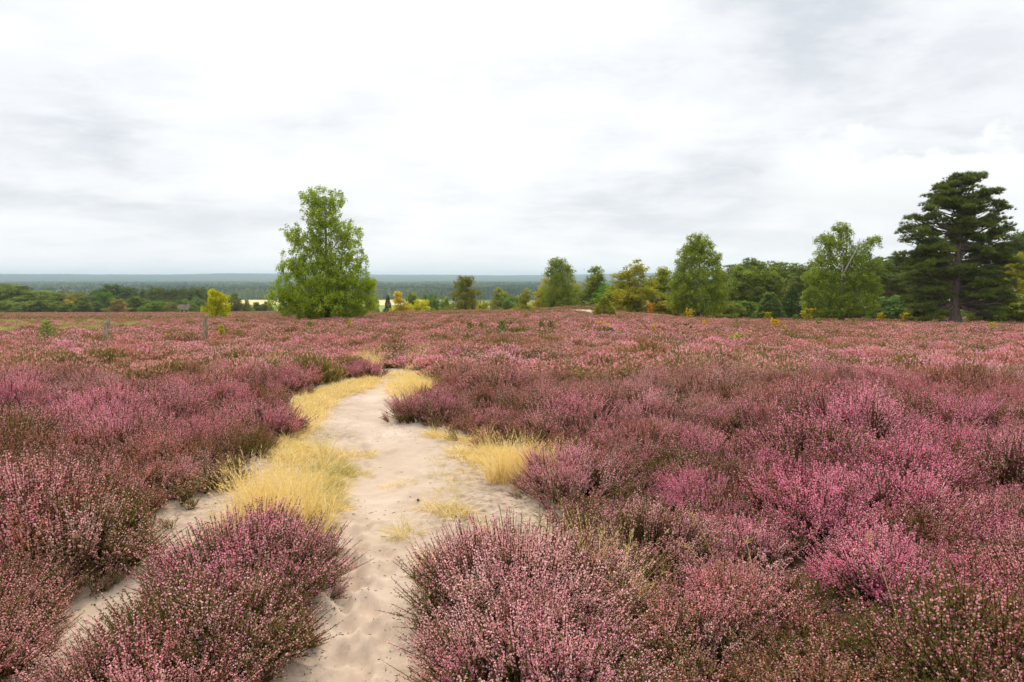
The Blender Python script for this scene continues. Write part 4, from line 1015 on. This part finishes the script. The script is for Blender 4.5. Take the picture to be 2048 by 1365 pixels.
    P('oak', 1018, 592, 170, DEEP, 'dark rounded tree below the grey-green tree', width=38)
    P('cone', 1050, 576, 108, (.16, .18, .028), 'slender young birch left of the drooping birch', 'tree', width=32)
    P('oak', 1078, 585, 190, (.24, .24, .03), 'pale yellow-green tree behind the drooping birch, left side', width=50)
    P('oak', 1035, 590, 215, (.08, .13, .05), 'bluish green tree far behind the slender young birch', width=40)
    P('birch', 1096, 555, 150, (.21, .19, .04), 'yellowing birch half hidden by the drooping birch', width=50)
    P('birch', 1150, 560, 150, (.18, .175, .035), 'olive birch just behind the right side of the drooping birch', width=40)
    P('bush', 1155, 595, 140, (.08, .12, .03), 'green bush under the trees above the far sand track', 'shrub', width=46)
    P('oak', 745, 590, 200, (.13, .15, .04), 'grey-green tree peeping out behind the right skirt of the tallest birch', width=34)
    # left, behind the crest
    P('cone', 142, 598, 262, (.24, .22, .03), 'yellowish cone-shaped birch in front of the left wood', 'tree', width=26)
    P('oak', 152, 585, 275, (.12, .12, .03), 'olive tree just behind the yellowish cone-shaped birch', width=44)
    P('oak', 240, 596, 265, (.15, .13, .045), 'tan-brown round tree at the left heath edge', width=36)
    P('oak', 197, 602, 265, (.055, .085, .028), 'dark round tree left of the tan-brown one', width=32)
    P('oak', 276, 592, 275, (.07, .10, .025), 'dark green round tree right of the tan-brown one', width=40)
    P('oak', 312, 601, 266, (.075, .125, .02), 'fresh green low tree at the left heath edge', width=40)
    P('oak', 341, 603, 266, (.16, .17, .05), 'pale green small tree left of the white house', width=24)
    P('oak', 215, 582, 290, (.06, .115, .02), 'bright green tree below the tall oak of the left wood', width=48)
    P('oak', 225, 566, 330, (.04, .07, .022), 'tall dark oak rising above the left wood', 'oak tree', width=60, name='oak_tree')
    P('oak', 185, 580, 330, (.085, .115, .028), 'light green tree left of the tall dark oak', width=44)
    P('oak', 350, 604, 262, (.10, .12, .035), 'small olive tree hiding the left half of the white house', width=22)
    P('oak', 391, 606, 262, (.09, .13, .03), 'small green tree at the right end of the white house', width=22)
    P('oak', 468, 585, 300, (.06, .09, .025), 'dark green tree right of the lone yellow tree', width=38)
    P('oak', 478, 596, 275, (.08, .09, .03), 'grey-green round tree at the edge of the yellow field', width=26)
    P('oak', 496, 597, 275, (.11, .13, .035), 'pale round tree in front of the yellow field', width=24)
    P('oak', 515, 603, 290, (.07, .09, .03), 'low dark tree on the near side of the yellow field', width=26)
    P('oak', 535, 602, 290, (.075, .095, .03), 'low tree left of the skirt of the tallest birch', width=24)
    for i, px in enumerate(range(-40, 180, 13)):
        yy = np.interp(px, [-40, 20, 60, 110, 150, 180], [562, 568, 574, 582, 588, 592])
        P('pine' if r.random() < .65 else 'oak', px + r.uniform(-4, 4), yy + r.uniform(-4, 5), r.uniform(262, 300), D((.10, .135, .035), r.uniform(.75, 1.25)), ORD[i] + ' tree from the left in the front row of the dark wood, far left', group='front row of the dark wood on the far left', width=r.uniform(34, 46))
    for i, px in enumerate(range(-40, 180, 16)):
        P('bush', px + r.uniform(-4, 4), 603 + r.uniform(-6, 5), r.uniform(256, 262), D((.09, .125, .03), r.uniform(.7, 1.25)), ORD[i] + ' low bush from the left along the foot of the far left wood', 'shrub', group='bushes at the foot of the left wood', width=r.uniform(26, 38))
    for i, px in enumerate(range(245, 425, 11)):
        P('pine', px + r.uniform(-4, 4), 573 + r.uniform(-3, 5), r.uniform(330, 370), D((.07, .095, .03), r.uniform(.8, 1.3)), ORD[i] + ' pine from the left in the row rising above the white house', group='pines in the row above the white house', width=r.uniform(20, 28))
    for i, px in enumerate(range(250, 430, 16)):
        P('oak', px, 598 + r.uniform(-5, 5), r.uniform(300, 320), D(DEEP, r.uniform(.7, 1.2)), ORD[i] + ' dark leafy tree from the left under the pine row by the house', group='leafy trees under the pine row', width=r.uniform(24, 34))
place_trees()

# ------------------------------------------------------------------ saplings in the heather
def sapling_mesh(seed, h=1.0, n=150, leaf=.11):
    r = np.random.default_rng(seed); G1 = Geo(); G2 = Geo()
    for s in range(3):
        a = r.uniform(0, 6.28); tip = np.array([.28 * h * math.cos(a) * r.uniform(.3, 1), .28 * h * math.sin(a) * r.uniform(.3, 1), h * r.uniform(.7, 1)])
        L_ = curve_pts(np.array([0, 0, -.05]), tip, .02, 6, r, .02); tube(G1, L_, np.linspace(.012, .004, 6) * h ** .5, 4)
        for k in range(7):
            b = L_[r.integers(2, 6)]; a = r.uniform(0, 6.28); e = b + np.array([math.cos(a), math.sin(a), .5]) * r.uniform(.1, .26) * h
            tube(G1, [b, (b + e) / 2, e], [.004, .003, .0015], 3, cap=False)
            P = b + (e - b) * r.uniform(.2, 1.1, (n // 7, 1)) + r.normal(size=(n // 7, 3)) * .03 * h; leaves(G2, P, leaf * h, r)
    return G1.mesh('stem', [M_OAK], True), G2.mesh('foliage', [M_LEAF])
def young_pine_mesh(seed, h=1.0):
    r = np.random.default_rng(seed); G1 = Geo(); G2 = Geo(); tube(G1, [(0, 0, -.05), (0, 0, h * .5), (.01, 0, h * .95)], [.018, .012, .005], 5)
    for lv in range(6):
        z = h * (.15 + .14 * lv); l = .34 * h * (1 - lv * .13)
        for k in range(6):
            a = k * 1.05 + lv * .5 + r.uniform(-.2, .2); b = np.array([0, 0, z]); e = b + np.array([math.cos(a) * l, math.sin(a) * l, l * .75])
            tube(G1, [b, b * .5 + e * .5 - [0, 0, .03], e], [.007, .005, .003], 3, cap=False)
            P = b + (e - b) * r.uniform(.25, 1.05, (14, 1)); shoots(G2, P, np.repeat((e - b)[None], 14, 0) / l, .10 * h, r, 4, .12)
    P = np.array([[0, 0, h * k] for k in np.linspace(.8, 1.0, 6)]); shoots(G2, P, np.tile([0, 0, 1.], (6, 1)), .11 * h, r, 6, .12)
    return G1.mesh('stem', [M_OAK], True), G2.mesh('foliage', [M_NEEDLE])
SAP = [sapling_mesh(800 + i) for i in range(4)]; YP = [young_pine_mesh(820 + i) for i in range(2)]
def solve_d(px, py_base, d, cover=.36):
    "distance at which the top of the heather lies on that row of the photograph"
    ds = np.linspace(8, 110, 1500); x = (px - CX) / F * ds; rows = HORIZON + F * (EYE - H(x, ds) - cover) / ds
    k = int(np.argmin(np.abs(rows - py_base))); return float(ds[k]) if abs(rows[k] - py_base) < 1.2 else d
def sapling(kind, px, py_top, py_base, d, color, label, w=1.0, name=None):
    if d < 70: d = solve_d(px, py_base - 3, d)
    x = X(px, d); z = float(H(x, d)); h = max(at(px, py_top, d)[2] - z, .3); L = YP if kind == 'pine' else SAP
    mm = L[int(px) % len(L)]; e = empty(name or ('young_pine' if kind == 'pine' else 'sapling'), x, d, None, (px * 3.1) % 6.28, (h * w, h * w, h)); tag(e, label, 'sapling')
    obj('stem', mm[0], e); c = obj('foliage', mm[1], e); c.color = tuple(min(k * 1.1, .85) for k in color) + (1,)
YG = (.42, .42, .02); BG_ = (.17, .27, .03); OR = (.62, .32, .03); YE = (.66, .50, .02)
for a in [('pine', 95, 641, 680, 27, (.27, .40, .08), 'bushy young pine in the heather left of both fence posts', 1.0),
          ('leaf', 445, 650, 672, 30, YG, 'yellow-green sapling just right of the right fence post', .8),
          ('leaf', 335, 668, 676, 30, (.45, .33, .05), 'faded yellow sapling between the two fence posts', 1.0),
          ('leaf', 697, 640, 655, 56, YG, 'bright yellow-green sapling at the right foot of the tallest birch', .8),
          ('leaf', 619, 645, 655, 55, BG_, 'small green sapling at the left foot of the tallest birch', .9),
          ('leaf', 868, 617, 632, 80, YG, 'yellow-green sapling below the round yellow bush', .75),
          ('leaf', 957, 617, 634, 82, OR, 'orange sapling in the heather right of the single oak', .7),
          ('leaf', 1038, 622, 636, 85, (.6, .42, .03), 'orange-yellow sapling at the foot of the slender young birch', 1.3),
          ('pine', 1004, 641, 668, 40, (.15, .25, .05), 'upright green young pine in the middle of the heath', .9),
          ('pine', 940, 645, 660, 44, (.14, .22, .04), 'tiny green pine left of the upright young pine', 1.0),
          ('pine', 963, 645, 655, 50, (.13, .19, .05), 'very small grey-green pine close to the upright young pine', 1.0),
          ('pine', 1082, 644, 656, 48, (.13, .19, .05), 'very small pine right of the upright young pine', 1.0),
          ('pine', 1101, 642, 656, 50, (.12, .17, .05), 'dull green little pine left of the low juniper', 1.0),
          ('leaf', 1208, 644, 656, 50, YE, 'yellow sapling right in front of the low juniper', 1.2),
          ('leaf', 1218, 653, 666, 42, (.11, .15, .05), 'grey-green low sapling under the yellow one by the juniper', 1.3),
          ('leaf', 1237, 664, 674, 36, BG_, 'small fresh green sapling below the juniper', 1.1),
          ('leaf', 1299, 608, 634, 86, OR, 'tall orange sapling under the yellow-green birches', .9),
          ('leaf', 1378, 615, 640, 80, YE, 'large yellow sapling under the full-crowned birch', .9),
          ('leaf', 1409, 640, 652, 62, YE, 'yellow sapling out in the heather right of the full-crowned birch', 1.0),
          ('leaf', 1307, 651, 660, 50, (.55, .45, .04), 'little yellow sapling in the heather below the orange one', 1.0),
          ('leaf', 1357, 663, 680, 33, BG_, 'grassy green sapling in the heather below the full-crowned birch', 1.0),
          ('leaf', 1376, 648, 658, 46, (.14, .17, .05), 'dull green sapling below the large yellow sapling', 1.0),
          ('leaf', 1472, 670, 684, 30, (.30, .40, .02), 'lush light green sapling in the heather in front of the wood', 1.2),
          ('leaf', 1473, 640, 650, 64, (.20, .22, .05), 'muted green sapling at the heather edge left of the young blue-green pine', 1.0),
          ('leaf', 1535, 626, 638, 88, YG, 'yellow-green sapling at the foot of the blue-green young pine', 1.8),
          ('leaf', 1550, 635, 658, 54, (.62, .45, .03), 'yellow sapling with reddish tip in front of the dark spruce', .8),
          ('leaf', 1569, 650, 658, 54, YE, 'tiny yellow sapling right of the yellow one with reddish tip', 1.0),
          ('leaf', 1612, 618, 642, 76, (.42, .38, .02), 'broad yellow-green sapling at the left foot of the ragged birch', 1.1),
          ('leaf', 1590, 628, 640, 78, BG_, 'green sapling between dark spruce and ragged birch', 1.2),
          ('leaf', 1636, 637, 650, 62, BG_, 'green sapling in front of the ragged birch', 1.0),
          ('leaf', 1708, 638, 648, 66, BG_, 'green sapling at the right foot of the ragged birch', 1.2),
          ('leaf', 1758, 624, 638, 85, (.52, .46, .02), 'bright yellow sapling in the gap right of the ragged birch', 1.2),
          ('leaf', 1808, 627, 640, 82, (.55, .45, .02), 'wide yellow sapling left of the large pine', 1.8),
          ('leaf', 1804, 651, 662, 48, YG, 'yellow-green sapling in the heather below the wide yellow one', 1.4),
          ('leaf', 1787, 650, 660, 50, (.25, .30, .03), 'dull green sapling in the heather left of the sign', 1.0),
          ('leaf', 1880, 628, 645, 80, (.30, .34, .03), 'light green sapling behind the small board at the large pine', 1.5),
          ('leaf', 1899, 652, 662, 50, (.25, .30, .03), 'green sapling just below the trunk of the large pine', 1.0),
          ('leaf', 1984, 646, 658, 56, YG, 'yellow-green sapling in the heather right of the large pine', 1.2)]:
    sapling(*a)

# ------------------------------------------------------------------ fence posts, board, house
M_POST = bark('weathered_wood', (.20, .165, .10), (.42, .37, .26), 6.0, None, 2, (3, 3, .5))
M_LICHEN = plain('lichen', (.30, .31, .18), (.45, .46, .30), 30)
def fence_post(px, top, d, wpx, label, seed):
    r = np.random.default_rng(seed); x = X(px, d); z0 = float(H(x, d)); h = at(px, top, d)[2] - z0; R = wpx / (F / d) / 2
    e = empty('fence_post', x, d); e.rotation_euler = (r.uniform(-.03, .03), r.uniform(-.06, .06), r.uniform(0, 6)); tag(e, label, 'fence post')
    G = Geo(); ns, nz = 12, 9; a = np.arange(ns) / ns * 2 * math.pi; V = []
    for i in range(nz):
        z = -.25 + (h + .25) * i / (nz - 1); rr = R * (1 + .12 * np.sin(a * 2 + 1 + i * .2) + .06 * r.normal(size=ns)) * (1.08 - .12 * i / nz)
        zz = np.full(ns, z) + (r.uniform(-.10, .06, ns) + .07 * np.cos(a)) * (i == nz - 1)
        V.append(np.stack([rr * np.cos(a) + .02 * math.sin(i), rr * np.sin(a), zz], 1))
    V.append(np.array([[0, 0, h - .06]])); V = np.concatenate(V); f = []
    for i in range(nz - 1):
        for k in range(ns): f.append((i * ns + k, i * ns + (k + 1) % ns, (i + 1) * ns + (k + 1) % ns, (i + 1) * ns + k))
    G.add(V, f); n0 = G.n; G.f.append(np.array([((nz - 1) * ns + k, (nz - 1) * ns + (k + 1) % ns, nz * ns) for k in range(ns)])); G.m.append(np.zeros(ns, int)); G.r.append(np.zeros(ns))
    obj('shaft', G.mesh('shaft', [M_POST]), e)
    G = Geo(); P = np.stack([R * 1.06 * np.cos(q := r.uniform(0, 6.28, 60)), R * 1.06 * np.sin(q), h - np.abs(r.normal(size=60)) * .25], 1); leaves(G, P, .045, r)
    obj('lichen', G.mesh('lichen', [M_LICHEN]), e)
fence_post(212, 641, 22.6, 9, 'weathered leaning wooden fence post, left one of the two in the heather', 1)
fence_post(413, 640, 23.6, 9, 'split weathered fence post in the heather in front of the lone yellow tree', 4)
def boxm(G, x0, x1, y0, y1, z0, z1, mi=0):
    V = [(x, y, z) for x in (x0, x1) for y in (y0, y1) for z in (z0, z1)]
    G.add(V, [(0, 1, 3, 2), (4, 6, 7, 5), (0, 4, 5, 1), (2, 3, 7, 6), (0, 2, 6, 4), (1, 5, 7, 3)], mi)
M_DARKW = plain('dark_wood', (.03, .024, .02), (.06, .05, .04), 9); M_PANEL = plain('board_face', (.18, .19, .18), (.30, .30, .28), 3)
def board():
    d = 70; e = empty('information_board', X(1884, d), d, None, .15); tag(e, 'small dark-framed information board in front of the large pine', 'sign')
    z1 = at(1884, 641, d)[2] - float(H(X(1884, d), d)); k = d / F
    G = Geo(); boxm(G, -7.5 * k, 7.5 * k, -.03, .03, z1 - 10 * k, z1); obj('frame', G.mesh('frame', [M_DARKW]), e)
    G = Geo(); boxm(G, -6.2 * k, 6.2 * k, -.045, -.034, z1 - 9 * k, z1 - 1.4 * k); obj('panel', G.mesh('panel', [M_PANEL]), e)
    for s in (-1, 1):
        G = Geo(); boxm(G, s * 7 * k - .05, s * 7 * k + .05, .032, .12, -.2, z1 + .02); obj('post', G.mesh('post', [M_DARKW]), e)
board()
def house():
    d = 268; k = d / F; x = X(370, d); e = empty('house', x, d, at(370, 626, d)[2], .3); tag(e, 'white house with brown roof half hidden by trees at the left heath edge', 'house')
    MW = plain('white_render', (.62, .61, .57), (.74, .73, .70), 2); MR = plain('thatch', (.13, .10, .08), (.20, .165, .13), 4); MD = plain('window_glass', (.03, .035, .04))
    w, dp, hw, hr = 10 * k, 2.2, 7 * k, 15 * k
    G = Geo(); boxm(G, -w, w, -dp, dp, -2, hw); V = [(-w, -dp, hw), (-w, dp, hw), (-w, 0, hr), (w, -dp, hw), (w, dp, hw), (w, 0, hr)]
    G.add(V, [(0, 1, 2), (3, 5, 4)]); obj('wall', G.mesh('wall', [MW]), e)
    G = Geo(); o = .35
    for s in (-1, 1):
        V = [(-w - o, s * (dp + o), hw - .3), (w + o, s * (dp + o), hw - .3), (w + o, 0, hr + .05), (-w - o, 0, hr + .05)]
        V += [(a, b, c + .3) for a, b, c in V]; G.add(V, [(0, 1, 2, 3), (4, 5, 6, 7), (0, 1, 5, 4), (1, 2, 6, 5), (3, 0, 4, 7)])
    rf = obj('roof', G.mesh('roof', [MR]), e)
    G = Geo(); boxm(G, .6, 1.2, -.3, .3, hr - .2, hr + 1.1); obj('chimney', G.mesh('chimney', [MR]), rf)
    for q in (-1.6, -.2, 1.3):
        G = Geo(); boxm(G, q - .35, q + .35, -dp - .05, -dp - .01, .35, 1.25); obj('window', G.mesh('window', [MD]), e)
    for px in (353, 389):
        pass
house()

# ------------------------------------------------------------------ valley: fields and far forest
def field(px0, px1, y0, y1, c, c2, name='grain_field'):
    m_ = plain(name, c, c2, .02); nx, ny = 24, 12; xs = np.linspace(0, 1, nx); ds = np.linspace(y0, y1, ny); V = []
    for dd in ds:
        for t in xs: x = X(px0 + (px1 - px0) * t, dd); V.append((x, dd, float(H(x, dd)) + .5))
    f = [(j * nx + i, j * nx + i + 1, (j + 1) * nx + i + 1, (j + 1) * nx + i) for j in range(ny - 1) for i in range(nx - 1)]
    G = Geo(); G.add(V, f); tag(obj(name, G.mesh(name, [m_])), kind='structure')
field(440, 720, 1230, 1500, (.58, .47, .20), (.66, .55, .27)); field(440, 720, 900, 1220, (.16, .22, .04), (.22, .27, .06), 'meadow')
field(725, 885, 1200, 1500, (.60, .48, .22), (.66, .55, .28)); field(725, 885, 900, 1190, (.18, .25, .04), (.24, .29, .06), 'meadow')
def far_tree(seed, kind):
    r = np.random.default_rng(seed); G = Geo()
    if kind == 'con':
        n = 130; z = r.uniform(.25, 1, n) ** .8; q = .20 * (1 - z) ** .8 + .01; a = r.uniform(0, 6.28, n)
    else:
        n = 150; z = r.uniform(.18, 1, n); q = .28 * np.sqrt(np.clip(1 - ((z - .6) / .42) ** 2, .02, 1)) * r.uniform(.6, 1, n); a = r.uniform(0, 6.28, n)
    P = np.stack([q * np.cos(a), q * np.sin(a), z], 1); leaves(G, P, .12, r, asp=.8)
    tube(G, [(0, 0, 0), (0, 0, .6)], [.016, .008], 3)
    return G.mesh('far_tree', [M_FAR])
FT = [proto(far_tree(900 + i, 'con' if i % 2 else 'dec')) for i in range(6)]
def far_forest():
    r = np.random.default_rng(91)
    def fill(dist0, dist1, step, a0, a1, h0, h1, keepfn=None, tint=.45):
        ys = []; y = dist0
        out = []
        while y < dist1:
            n = int((a1 - a0) * y / step); x = np.linspace(a0 * y, a1 * y, n) + r.uniform(-.45, .45, n) * step
            out.append(np.stack([x, y + r.uniform(-.45, .45, n) * step], 1)); y += step
        P = np.concatenate(out)
        if keepfn is not None: P = P[keepfn(P)]
        n = len(P); s = r.uniform(h0, h1, n) * (.8 + .4 * fbm(P[:, 0] / 90, P[:, 1] / 90, 93, 2))
        t = np.clip(tint + (fbm(P[:, 0] / 120, P[:, 1] / 160, 95, 3) - .5) * 1.6 + r.normal(size=n) * .2, 0, 1)
        pts.add(np.stack([P[:, 0], P[:, 1], H(P[:, 0], P[:, 1])], 1), np.stack([np.zeros(n), np.zeros(n), r.uniform(0, 6.28, n)], 1), np.stack([s * 1.05, s * 1.05, s], 1), t)
        return n
    pts = Pts()
    pa = lambda px: (px - CX) / F
    n = fill(1500, 2400, 9.5, -.86, .40, 15, 25)
    n += fill(2400, 4200, 17, -.86, .40, 17, 27)
    n += fill(430, 1250, 8.5, -.86, pa(395), 13, 21, lambda P: P[:, 0] / P[:, 1] < np.interp(P[:, 1], [430, 900, 1250], [pa(395), pa(440), pa(430)]))
    # hedges and copses in the fields
    n += fill(560, 1100, 13, pa(440), pa(1130), 7, 12, lambda P: fbm(P[:, 0] / 60, P[:, 1] / 60, 97, 2) > .62)
    print('far trees', n)
    tag(pts.build('distant_forest', 'far_forest', FT), 'blue-green forest filling the valley behind the heath', 'forest', kind='stuff')
    # canopy sheet beyond, where single crowns are smaller than a pixel
    A = np.linspace(-.95, .95, 620); R = np.geomspace(4000, 12500, 110); AA, RR = np.meshgrid(A, R); x = AA * RR; y = RR
    z = H(x, y) + 15 + 9 * (vnoise(x / 26, y / 26, 7) - .5) + 11 * (fbm(x / 160, y / 160, 8, 3) - .5)
    V = np.stack([x, y, z], -1).reshape(-1, 3); ids = np.arange(len(V)).reshape(AA.shape)
    f = np.stack([ids[:-1, :-1], ids[:-1, 1:], ids[1:, 1:], ids[1:, :-1]], -1).reshape(-1, 4); G = Geo(); G.add(V, f)
    tag(obj('distant_forest', G.mesh('distant_forest', [plain('canopy', (.02, .04, .018), (.05, .08, .028), .012)])), 'hazy forest-covered ridge on the horizon', 'forest', kind='stuff')
far_forest()

# ------------------------------------------------------------------ small things in front
def stalks():
    M = bpy.data.materials
    r = np.random.default_rng(31)
    m, nt, N, L, out = mat('straw'); r0 = attr(N, 'rnd'); rp = ramp_node(N, [(0, (.55, .40, .12)), (1, (.78, .62, .26))]); L.new(r0.outputs['Fac'], rp.inputs[0]); leafy_out(nt, N, L, out, rp.outputs[0], .3)
    for (bx, by, tx, ty, d, dt, lab) in (
        (1825, 1420, 1738, 1075, 2.7, 2.9, 'long pale grass stalk with an open head arching over the heather at lower right'),
        (1450, 1180, 1385, 1035, 3.4, 3.5, 'thin leaning grass stalk in the middle of the right-hand heather'),
        (1445, 1195, 1370, 1092, 3.3, 3.5, 'short yellow grass stalk leaning left below the thin one'),
        (1512, 1200, 1492, 1082, 3.3, 3.4, 'upright reddish grass stalk in the right-hand heather'),
        (1330, 1140, 1225, 1095, 3.6, 3.8, 'grass stalk bending far left beside the pale heather bush'),
        (165, 1010, 130, 955, 5.5, 5.6, 'single grass stalk in the left-hand heather')):
        b, t = at(bx, by, d), at(tx, ty, dt); b[2] = max(b[2], float(H(b[0], b[1])) + .02)
        e = empty('grass_stalk', b[0], b[1], b[2]); tag(e, lab, 'grass stalk'); L_ = curve_pts(np.zeros(3), t - b, .04, 9); G = Geo(); tube(G, L_, np.linspace(.0022, .0012, 9), 4, rnd=r.uniform()); 
        obj('stem', G.mesh('stem', [m]), e)
        G = Geo(); v = L_[-1] - L_[-2]
        for k in range(7):
            q = L_[-1] - v * r.uniform(0, .9); dd = norm(norm(v) + r.normal(size=3) * .45) * r.uniform(.02, .06); tube(G, [q, q + dd * .6, q + dd - [0, 0, .008]], [.0009, .0012, .0006], 3, cap=False, rnd=r.uniform())
            P0 = q + dd * r.uniform(.3, 1, (6, 1)); shards(G, P0, P0 + norm(dd + r.normal(size=(6, 3)) * .01) * .009, .003, r)
        obj('seed_head', G.mesh('seed_head', [m]), e)
stalks()
def litter():
    r = np.random.default_rng(37); G = Geo(); md = plain('dark_litter', (.04, .03, .022), (.10, .075, .05), 40)
    def path_pt():
        k = r.uniform(0, len(CENTRE) - 1.001); i0 = int(k); p = CENTRE[i0] * (1 - k + i0) + CENTRE[i0 + 1] * (k - i0); return p + r.normal(size=2) * (.2 if p[1] < 5 else .55)
    for i in range(240):
        p = path_pt()
        z = float(H(*p)) + .018 + float(sand_relief(np.array([p[0]]), np.array([p[1]]))[0]); a = r.uniform(0, 6.28); l = r.uniform(.003, .012) * (2.2 if i % 15 == 0 else 1)
        u = np.array([math.cos(a) * l, math.sin(a) * l, r.uniform(0, .002)]); c = np.array([p[0], p[1], z + .002])
        tube(G, [c - u, c + r.normal(size=3) * [.003, .003, 0], c + u], [.0012, .0022, .001], 3)
    A = np.array(OPEN); n = 60000; Q = np.stack([r.uniform(-3.2, 1.6, n), r.uniform(2.2, 8.5, n)], 1); d_ = np.where(in_poly(Q, OPEN), poly_dist(Q, OPEN), 9)
    for isl in (ISLAND, FRONT): d_ = np.where(in_poly(Q, isl), 9, np.minimum(d_, poly_dist(Q, isl) + np.where(in_poly(Q, OPEN), 0, 9)))
    Q = Q[(d_ < .5) & (r.uniform(0, 1, n) < np.exp(-d_ / .10) * .55 + .012)]
    z_ = H(Q[:, 0], Q[:, 1]) + .0205 + sand_relief(Q[:, 0], Q[:, 1]); P_ = np.stack([Q[:, 0], Q[:, 1], z_], 1); a_ = r.uniform(0, 6.28, len(Q))
    shards(G, P_, P_ + np.stack([np.cos(a_), np.sin(a_), r.uniform(0, .25, len(Q))], 1) * r.uniform(.005, .022, len(Q))[:, None], .005, r); print('litter', len(Q))
    tag(obj('plant_litter', G.mesh('plant_litter', [md])), 'dark twigs and crumbs of heather on the sand', 'litter', kind='stuff')
    for (a, b, s, lab) in ((843, 1002, .034, 'dark clod of turf at the grassy middle of the path'), (905, 884, .03, 'little dark clod on the sand in front of the right grass strip')):
        p = g(a, b)
        import bmesh
        bm = bmesh.new(); bmesh.ops.create_icosphere(bm, subdivisions=2, radius=1)
        for v in bm.verts:
            f_ = 1 + .45 * (vnoise(v.co.x * 2.3 + 5 + s, v.co.y * 2.3 + v.co.z * 1.7, 3) - .5); v.co = (v.co.x * s * 1.3 * f_, v.co.y * s * f_, v.co.z * s * .28 * f_ * (.5 + vnoise(v.co.x * 5, v.co.y * 5, 9)))
        me = bpy.data.meshes.new('turf_clod'); bm.to_mesh(me); bm.free(); me.materials.append(md)
        o = obj('turf_clod', me); o.location = (p[0], p[1], float(H(*p)) + .004); tag(o, lab, 'clod')
litter()

# ------------------------------------------------------------------ haze
def haze():
    G = Geo(); boxm(G, -15200, 15200, -15200, 15200, -VALLEY - 3, 95)
    m = bpy.data.materials.new('haze'); m.use_nodes = True; nt = m.node_tree; nt.nodes.clear()
    o = nt.nodes.new('ShaderNodeOutputMaterial'); v = nt.nodes.new('ShaderNodeVolumePrincipled')
    v.inputs['Color'].default_value = (.68, .84, 1.0, 1); v.inputs['Density'].default_value = .000115; v.inputs['Anisotropy'].default_value = 0.0
    nt.links.new(v.outputs[0], o.inputs['Volume'])
    ob = obj('haze', G.mesh('haze', [m])); tag(ob, 'thin blue haze over the valley', 'haze', kind='stuff')
haze()
